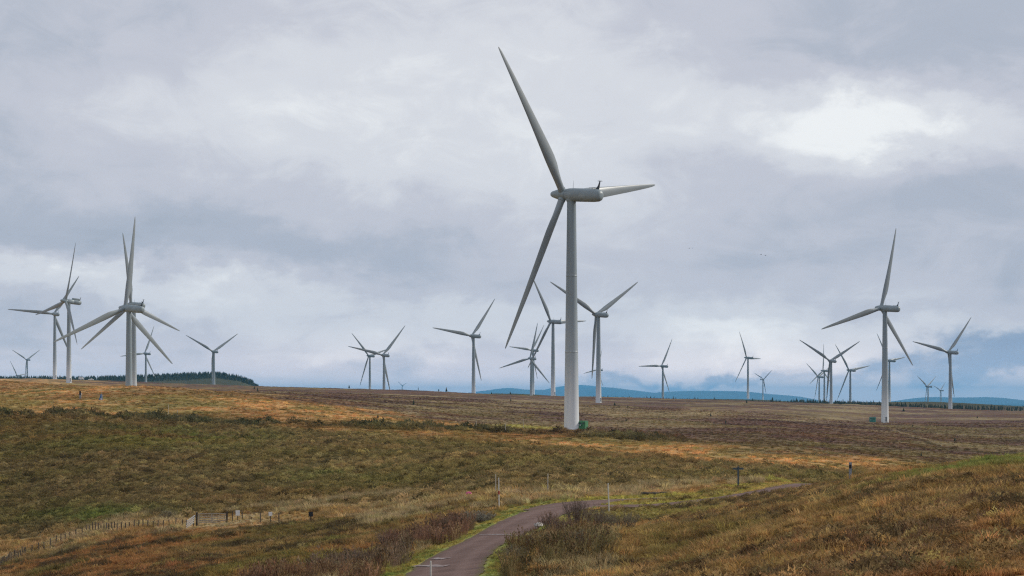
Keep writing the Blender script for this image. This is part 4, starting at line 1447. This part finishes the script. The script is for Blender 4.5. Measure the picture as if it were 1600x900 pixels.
# ------------------------------------------------------------------ shrubs beside the track
def shrub(u, D, h, spread, stems, leaf_mat, leaves, label, group, leaf=.07, seed=0):
    rnd = random.Random(seed)
    x = (u - 800) / F * D
    o = empty('shrub', (x, D, gz(x, D)), 0, label=label, cat='shrub', group=group)
    m, lv = MB(), MB()
    for s in range(stems):
        a, q = rnd.uniform(0, 6.28), rnd.random() ** .6
        p = Vector((math.cos(a) * q * spread * .45, math.sin(a) * q * spread * .45, -.1))
        tip = Vector((math.cos(a) * q * spread, math.sin(a) * q * spread, h * rnd.uniform(.6, 1.05) * (1 - .25 * q)))
        mid = p.lerp(tip, .5) + Vector((rnd.uniform(-.1, .1), rnd.uniform(-.1, .1), .1 * h))
        m.tube(p, mid, .016, .012, 3, False)
        m.tube(mid, tip, .012, .005, 3, False)
        for k in range(7):
            t = rnd.uniform(.35, 1)
            b0 = p.lerp(mid, t * 2) if t < .5 else mid.lerp(tip, t * 2 - 1)
            b1 = b0 + Vector((rnd.uniform(-1, 1) * .22, rnd.uniform(-1, 1) * .22, rnd.uniform(.1, .42))) * (h / 2)
            m.tube(b0, b1, .008, .004, 3, False)
            for _ in range(leaves):
                c_ = b0.lerp(b1, rnd.uniform(.2, 1.1)) + Vector((rnd.uniform(-.05, .05), rnd.uniform(-.05, .05), rnd.uniform(-.05, .05)))
                d1 = Vector((rnd.uniform(-1, 1), rnd.uniform(-1, 1), rnd.uniform(-.3, 1))).normalized()
                d2 = d1.orthogonal().normalized()
                l_ = leaf * rnd.uniform(.6, 1.3)
                lv.add([c_ - d2 * l_ * .3, c_ + d1 * l_, c_ + d2 * l_ * .3], [(0, 1, 2)])
    m.obj('stems', M_TWIG, o)
    if lv.v:
        lv.obj('leaves', leaf_mat, o)


gR, gL = 'bare shrubs right of the track', 'shrubs on the left bank of the track'
shrub(903, 139, 2.0, 1.3, 90, M_TWIG, 1, 'tallest bare twiggy shrub at the right edge of the track bend', gR, .05, 1)
shrub(858, 136, 1.35, .9, 55, M_RUSTLEAF, 3, 'russet leaved shrub leaning over the right edge of the track', gR, .06, 2)
shrub(938, 134, 1.7, 1.3, 70, M_OLIVELEAF, 2, 'olive twiggy shrub just right of the tallest bare shrub', gR, .06, 3)
shrub(880, 126, 1.5, 1.2, 70, M_RUSTLEAF, 2, 'brown shrub in front of the tallest bare shrub', gR, .06, 4)
shrub(975, 131, 1.3, 1.3, 60, M_OLIVELEAF, 3, 'rightmost olive shrub of the clump right of the track', gR, .06, 5)
shrub(840, 117, 1.2, 1.2, 60, M_OLIVELEAF, 3, 'olive shrub on the right verge, nearer than the russet one', gR, .06, 6)
shrub(905, 112, 1.3, 1.4, 70, M_OLIVELEAF, 3, 'nearest olive brown shrub of the clump right of the track', gR, .06, 7)
shrub(800, 106, 1.0, 1.0, 50, M_OLIVELEAF, 3, 'low olive shrub at the bottom edge beside the track', gR, .06, 8)
shrub(748, 158, 1.15, 1.5, 110, M_GREYLEAF, 5, 'grey green mounded shrub on the left verge below the red banded pole', gL, .06, 9)
shrub(715, 151, 1.3, 1.3, 80, M_RUSTLEAF, 3, 'russet brown shrub left of the grey green mound', gL, .06, 10)
shrub(612, 148, 1.3, 1.4, 80, M_RUSTLEAF, 3, 'dark russet shrub at the left end of the reddish stalks', gL, .06, 11)
shrub(545, 132, 1.5, 1.6, 90, M_TWIG, 2, 'dark twiggy shrub on the left bank nearest the bottom edge', gL, .05, 12)
shrub(262, 250, 1.5, 1.3, 60, M_OLIVELEAF, 4, 'olive brown bush by the fence left of the stile', gL, .09, 13)


# ------------------------------------------------------------------ scattered ground cover (geometry-node instances, one object per kind)
def tuft_mesh(name, blades, h, spread, w, mat, seed, droop=.5, heads=False):
    rnd = random.Random(seed)
    v, fc = [], []
    for _ in range(blades):
        a, q = rnd.uniform(0, 6.283), rnd.random() ** .5
        bx_, by_ = math.cos(a) * q * spread * .4, math.sin(a) * q * spread * .4
        hh_ = h * rnd.uniform(.55, 1.1)
        lean = spread * (.3 + droop * rnd.random()) * (.4 + q)
        a2 = a + rnd.uniform(-.7, .7)
        mx_, my_ = bx_ + math.cos(a2) * lean * .4, by_ + math.sin(a2) * lean * .4
        tx, ty = bx_ + math.cos(a2) * lean, by_ + math.sin(a2) * lean
        pa = rnd.uniform(0, 3.14)
        px_, py_ = math.cos(pa) * w * .5, math.sin(pa) * w * .5
        o = len(v)
        v += [(bx_ - px_, by_ - py_, -.08), (bx_ + px_, by_ + py_, -.08), (mx_ + px_ * .8, my_ + py_ * .8, hh_ * .6), (mx_ - px_ * .8, my_ - py_ * .8, hh_ * .6), (tx, ty, hh_ * (1 - .25 * droop))]
        fc += [(o, o + 1, o + 2), (o, o + 2, o + 3), (o + 3, o + 2, o + 4)]
        if heads:
            for _k in range(4):
                z_ = hh_ * rnd.uniform(.62, 1.0)
                f_ = (z_ / hh_ - .6) / .4
                cx_, cy_ = mx_ + (tx - mx_) * f_, my_ + (ty - my_) * f_
                d_ = rnd.uniform(0, 6.28)
                l_ = .07
                o = len(v)
                v += [(cx_, cy_, z_ - .05), (cx_ + math.cos(d_) * l_, cy_ + math.sin(d_) * l_, z_ + .04), (cx_ + math.cos(d_ + .9) * l_ * .6, cy_ + math.sin(d_ + .9) * l_ * .6, z_ + .1)]
                fc += [(o, o + 1, o + 2)]
    me = bpy.data.meshes.new(name)
    me.from_pydata(v, [], fc)
    me.materials.append(mat)
    return me


def clump_mesh(name, n, r, h, leaf, mat, seed):
    rnd = random.Random(seed)
    v, fc = [], []
    for _ in range(n):
        a, q = rnd.uniform(0, 6.283), rnd.random() ** .5
        zc = h * (1 - q * q) * rnd.uniform(.55, 1.1)
        c_ = Vector((math.cos(a) * q * r, math.sin(a) * q * r, zc))
        d1 = (Vector((c_.x * .8, c_.y * .8, .6 * h)) + Vector((rnd.uniform(-1, 1), rnd.uniform(-1, 1), rnd.uniform(-.6, 1))) * .35).normalized()
        d2 = d1.cross(Vector((rnd.uniform(-1, 1), rnd.uniform(-1, 1), rnd.uniform(-1, 1)))).normalized()
        l_ = leaf * rnd.uniform(.7, 1.4)
        o = len(v)
        v += [c_ - d1 * l_ * .6 - d2 * l_ * .35, c_ - d1 * l_ * .6 + d2 * l_ * .35, c_ + d1 * l_]
        fc += [(o, o + 1, o + 2)]
    me = bpy.data.meshes.new(name)
    me.from_pydata([tuple(p) for p in v], [], fc)
    me.materials.append(mat)
    return me


def scatter(name, X, Y, protos, tint, scale, label, cat, zoff=None):
    n = len(X)
    Z = ground_h(X, Y) + (0 if zoff is None else zoff)
    me = bpy.data.meshes.new(name)
    me.vertices.add(n)
    me.vertices.foreach_set('co', np.stack([X, Y, Z], 1).astype(np.float32).ravel())
    me.attributes.new('scl', 'FLOAT', 'POINT').data.foreach_set('value', scale.astype(np.float32))
    me.attributes.new('rot', 'FLOAT', 'POINT').data.foreach_set('value', RNG.uniform(0, 6.283, n).astype(np.float32))
    me.attributes.new('pick', 'INT', 'POINT').data.foreach_set('value', RNG.integers(0, len(protos), n).astype(np.int32))
    me.attributes.new('tint', 'FLOAT_COLOR', 'POINT').data.foreach_set('color', np.concatenate([tint, np.ones((n, 1))], 1).astype(np.float32).ravel())
    ob = tag(link(name, me), label, cat, None, 'stuff')
    coll = bpy.data.collections.new(name + '_kinds')
    for i, pm_ in enumerate(protos):
        coll.objects.link(bpy.data.objects.new(f'{name}_kind', pm_))
    ng = bpy.data.node_groups.new(name, 'GeometryNodeTree')
    ng.interface.new_socket('Geometry', in_out='INPUT', socket_type='NodeSocketGeometry')
    ng.interface.new_socket('Geometry', in_out='OUTPUT', socket_type='NodeSocketGeometry')
    N, L = ng.nodes, ng.links
    gi, go = N.new('NodeGroupInput'), N.new('NodeGroupOutput')
    ci = N.new('GeometryNodeCollectionInfo')
    ci.inputs['Collection'].default_value = coll
    ci.inputs['Separate Children'].default_value = True
    ci.inputs['Reset Children'].default_value = True
    ip = N.new('GeometryNodeInstanceOnPoints')
    ip.inputs['Pick Instance'].default_value = True
    def attr(nm, ty):
        a = N.new('GeometryNodeInputNamedAttribute')
        a.data_type = ty
        a.inputs['Name'].default_value = nm
        return a.outputs[0]
    cx = N.new('ShaderNodeCombineXYZ')
    L.new(attr('rot', 'FLOAT'), cx.inputs[2])
    L.new(gi.outputs[0], ip.inputs['Points'])
    L.new(ci.outputs[0], ip.inputs['Instance'])
    L.new(attr('pick', 'INT'), ip.inputs['Instance Index'])
    L.new(cx.outputs[0], ip.inputs['Rotation'])
    L.new(attr('scl', 'FLOAT'), ip.inputs['Scale'])
    L.new(ip.outputs[0], go.inputs[0])
    md = ob.modifiers.new('scatter', 'NODES')
    md.node_group = ng
    return ob


def fan_points(n, d0, d1, p, u0=-70, u1=1670):
    """random ground points in the seen fan; density falls with depth as D**-p"""
    e = 2 - p
    t = RNG.random(n)
    D = (d0 ** e + t * (d1 ** e - d0 ** e)) ** (1 / e)
    u = RNG.uniform(u0, u1, n)
    return (u - 800) / F * D, D


def jitter(tint, n, lo=.6, hi=1.4, hue=.10):
    k = RNG.uniform(lo, hi, (n, 1)) * (1 + RNG.uniform(-hue, hue, (n, 3)))
    k *= np.where(RNG.random((n, 1)) < .14, .5, 1.0) * np.where(RNG.random((n, 1)) < .12, 1.35, 1.0)
    return np.clip(tint * k, .008, .8)


# rough grass on the near ground
X, Y = fan_points(190000, 44, 262, 1.35)
c, rd, ons, val, moor, hedge, knoll, u, D, py = veg(X, Y)
keep = (rd > HALF + .25) & (ons < .5) & (py > np.interp(u, [0, 600, 800, 1000, 1200, 1400], [700, 720, 725, 735, 742, 700]))
X, Y, c, rd, val, knoll, u, D, py = (a[keep] for a in (X, Y, c, rd, val, knoll, u, D, py))
verge = (rd < 4.6) | ((rd < 10.5) & (u > 900) & (u < 1260) & (D > 140))
s = (.5 + .65 * RNG.random(len(X)) + 1.0 * RNG.random(len(X)) ** 16) * np.where(verge, .38, np.where((u > 930) & (u < 1330) & (D > 125), .62, 1.0)) * np.where(val > .4, 1.35, 1.0) * (1 - .45 * np.clip(knoll, 0, 1)) * (.62 + .75 * fbm(X, Y, 5, 3, 101)) * (.62 + .38 * sstep(D, 60, 120))
low = (u > 284) & (u < 500) & (py > 803) & (py < 834) & (D > 215)
s = np.where(low, s * .42, s)
tufts = [tuft_mesh('tuft', 26, .42, .42, .034, M_GRASS, 200 + k, .35 + .13 * k) for k in range(5)]
scatter('rough_grass', X, Y, tufts, jitter(c, len(X)), s, 'tawny rough moor grass covering the near ground on both sides of the track', 'grass')

# low dark heather cushions among it
X, Y = fan_points(26000, 44, 258, 1.2)
c, rd, ons, val, moor, hedge, knoll, u, D, py = veg(X, Y)
keep = (rd > 4.5) & (ons < .5) & (fbm(X, Y, 7, 3, 71) > .50) & (val < .5) & (py > 745)
X, Y, c = X[keep], Y[keep], c[keep]
clumps = [clump_mesh('clump', 150, .42, .30, .05, M_HEATH, 300 + k) for k in range(4)]
hc = np.where(RNG.random((len(X), 1)) < .5, DKBROWN, HEATH)
scatter('heather_cushions', X, Y, clumps, jitter(hc * .6 + c * .4, len(X)), RNG.uniform(.6, 1.5, len(X)), 'low dark heather cushions dotted through the near grass', 'heather')

# heather on the slope
X, Y = fan_points(130000, 205, 470, 1.0)
c, rd, ons, val, moor, hedge, knoll, u, D, py = veg(X, Y)
keep = (ons > .4) & (rd > 6)
X, Y, c, hedge, D, py, u = (a[keep] for a in (X, Y, c, hedge, D, py, u))
sl = [clump_mesh('sprig', 80, .55, .40, .10, M_HEATH, 320 + k) for k in range(4)]
s = (.45 + .7 * RNG.random(len(X)) + 1.5 * RNG.random(len(X)) ** 14) * (1 + 1.3 * np.clip(hedge, 0, 1)) * (.72 + .5 * fbm(X, Y, 6, 3, 161))
scatter('slope_heather', X, Y, sl, jitter(c, len(X), .6, 1.4, .06), s, 'dark olive heather and rushes covering the valley slope', 'heather')

e1_lim = lambda u: np.interp(u, [0, 400, 500, 600, 1500], [430, 430, 380, 300, 290])
# grass on the orange field and the nearer moor
X, Y = fan_points(85000, 290, 1150, 1.0)
c, rd, ons, val, moor, hedge, knoll, u, D, py = veg(X, Y)
ok = (ons < .5) & (D > e1_lim(u))
for k in (0, 24):
    ok &= np.hypot(X - tb[k][0], Y - tb[k][1]) > 4
X, Y, c, hedge, moor = X[ok], Y[ok], c[ok], hedge[ok], moor[ok]
big = [tuft_mesh('moor_tuft', 20, .36, .75, .09, M_GRASS, 240 + k, .6) for k in range(4)]
s = RNG.uniform(.6, 1.3, len(X)) * (1 + 1.0 * np.clip(hedge, 0, 1)) * np.where(moor > .5, .8, 1)
scatter('moor_grass', X, Y, big, jitter(c, len(X), .65, 1.4), s, 'orange and brown tussock grass over the upper field and moor', 'grass')

# reddish dead stalks on the left bank and bleached grass behind them
def patch(n, u0, u1, d0, d1):
    D = RNG.uniform(d0, d1, n)
    u = RNG.uniform(u0, u1, n)
    return (u - 800) / F * D, D
XX, YY, TT, SS = [], [], [], []
for (n, u0, u1, d0, d1, colr, sc_) in (
        (520, 600, 738, 138, 160, (.21, .125, .075), .9), (380, 480, 640, 116, 142, (.20, .14, .085), .95), (520, 380, 600, 98, 114, (.22, .13, .07), .85),
        (420, 800, 930, 104, 132, (.20, .13, .065), .85), (520, 770, 960, 96, 116, (.21, .16, .07), .8), (260, 1330, 1600, 60, 90, (.22, .14, .07), .45)):
    x_, y_ = patch(n, u0, u1, d0, d1)
    XX.append(x_); YY.append(y_)
    TT.append(np.tile(colr, (n, 1)))
    SS.append((.35 + .95 * RNG.random(n) ** 1.4) * sc_ * (.55 + .9 * fbm(x_, y_, 4.5, 3, 171)))
X, Y, T_, S_ = np.concatenate(XX), np.concatenate(YY), np.concatenate(TT), np.concatenate(SS)
rd, _ = road_dist(X, Y)
k_ = (rd > 3.2) & (fbm(X, Y, 3.5, 3, 131) > .42)
X, Y, T_, S_ = X[k_], Y[k_], T_[k_], S_[k_]
stk = [tuft_mesh('stalks', 12, 1.15, .55, .03, M_STALK, 260 + k, .12, True) for k in range(4)]
scatter('dead_stalks', X, Y, stk, jitter(T_, len(X), .6, 1.5), S_, 'tall reddish brown dead stalks massed on the banks beside the track', 'dead stalks')

XX, YY, TT, SS = [], [], [], []
for (n, u0, u1, d0, d1, sc_) in ((2600, 230, 640, 236, 256, 1.1), (1800, 560, 740, 190, 236, 1.0), (1300, 740, 1000, 178, 212, 1.0), (1200, 1000, 1190, 205, 222, 1.1), (900, 560, 680, 118, 140, .8), (500, 0, 230, 246, 262, 1.0), (1500, 755, 965, 96, 130, .95), (900, 400, 640, 100, 140, .9)):
    x_, y_ = patch(n, u0, u1, d0, d1)
    XX.append(x_); YY.append(y_)
    SS.append(RNG.uniform(.6, 1.2, n) * sc_)
X, Y, S_ = np.concatenate(XX), np.concatenate(YY), np.concatenate(SS)
rd, _ = road_dist(X, Y)
uu_, DD_, pp_ = photo_xy(X, Y)
k_ = (rd > 5.0) & (fbm(X, Y, 6, 3, 137) > .46) & ~((uu_ > 284) & (uu_ < 500) & (pp_ > 803) & (pp_ < 834) & (DD_ > 215))
k_ &= ~((uu_ < 290) & (pp_ > 818) & (DD_ > 215) & (pp_ < 895))
X, Y, S_ = X[k_], Y[k_], S_[k_]
bl_ = [tuft_mesh('bleached', 24, .8, .6, .035, M_GRASS, 280 + k, .45) for k in range(4)]
scatter('bleached_grass', X, Y, bl_, jitter(np.tile(STRAW * .9, (len(X), 1)), len(X), .5, 1.25), S_, 'tall pale bleached grass in the valley bottom and beyond the track', 'grass')

# ------------------------------------------------------------------ haze: one closed box of pale air round everything
vm = bpy.data.materials.new('haze')
vm.use_nodes = True
V_ = NT(vm.node_tree)
V_.n.clear()
pv = V_.node('ShaderNodeVolumePrincipled')
pv.inputs['Color'].default_value = (.13, .57, 1.0, 1)
pv.inputs['Density'].default_value = 2.6e-5
pv.inputs['Anisotropy'].default_value = 0.0
vo = V_.node('ShaderNodeOutputMaterial')
V_.l.new(pv.outputs[0], vo.inputs['Volume'])
tag(MB().box((0, 0, 115), (124000, 124000, 566)).obj('haze', vm), None, None, None, 'stuff')
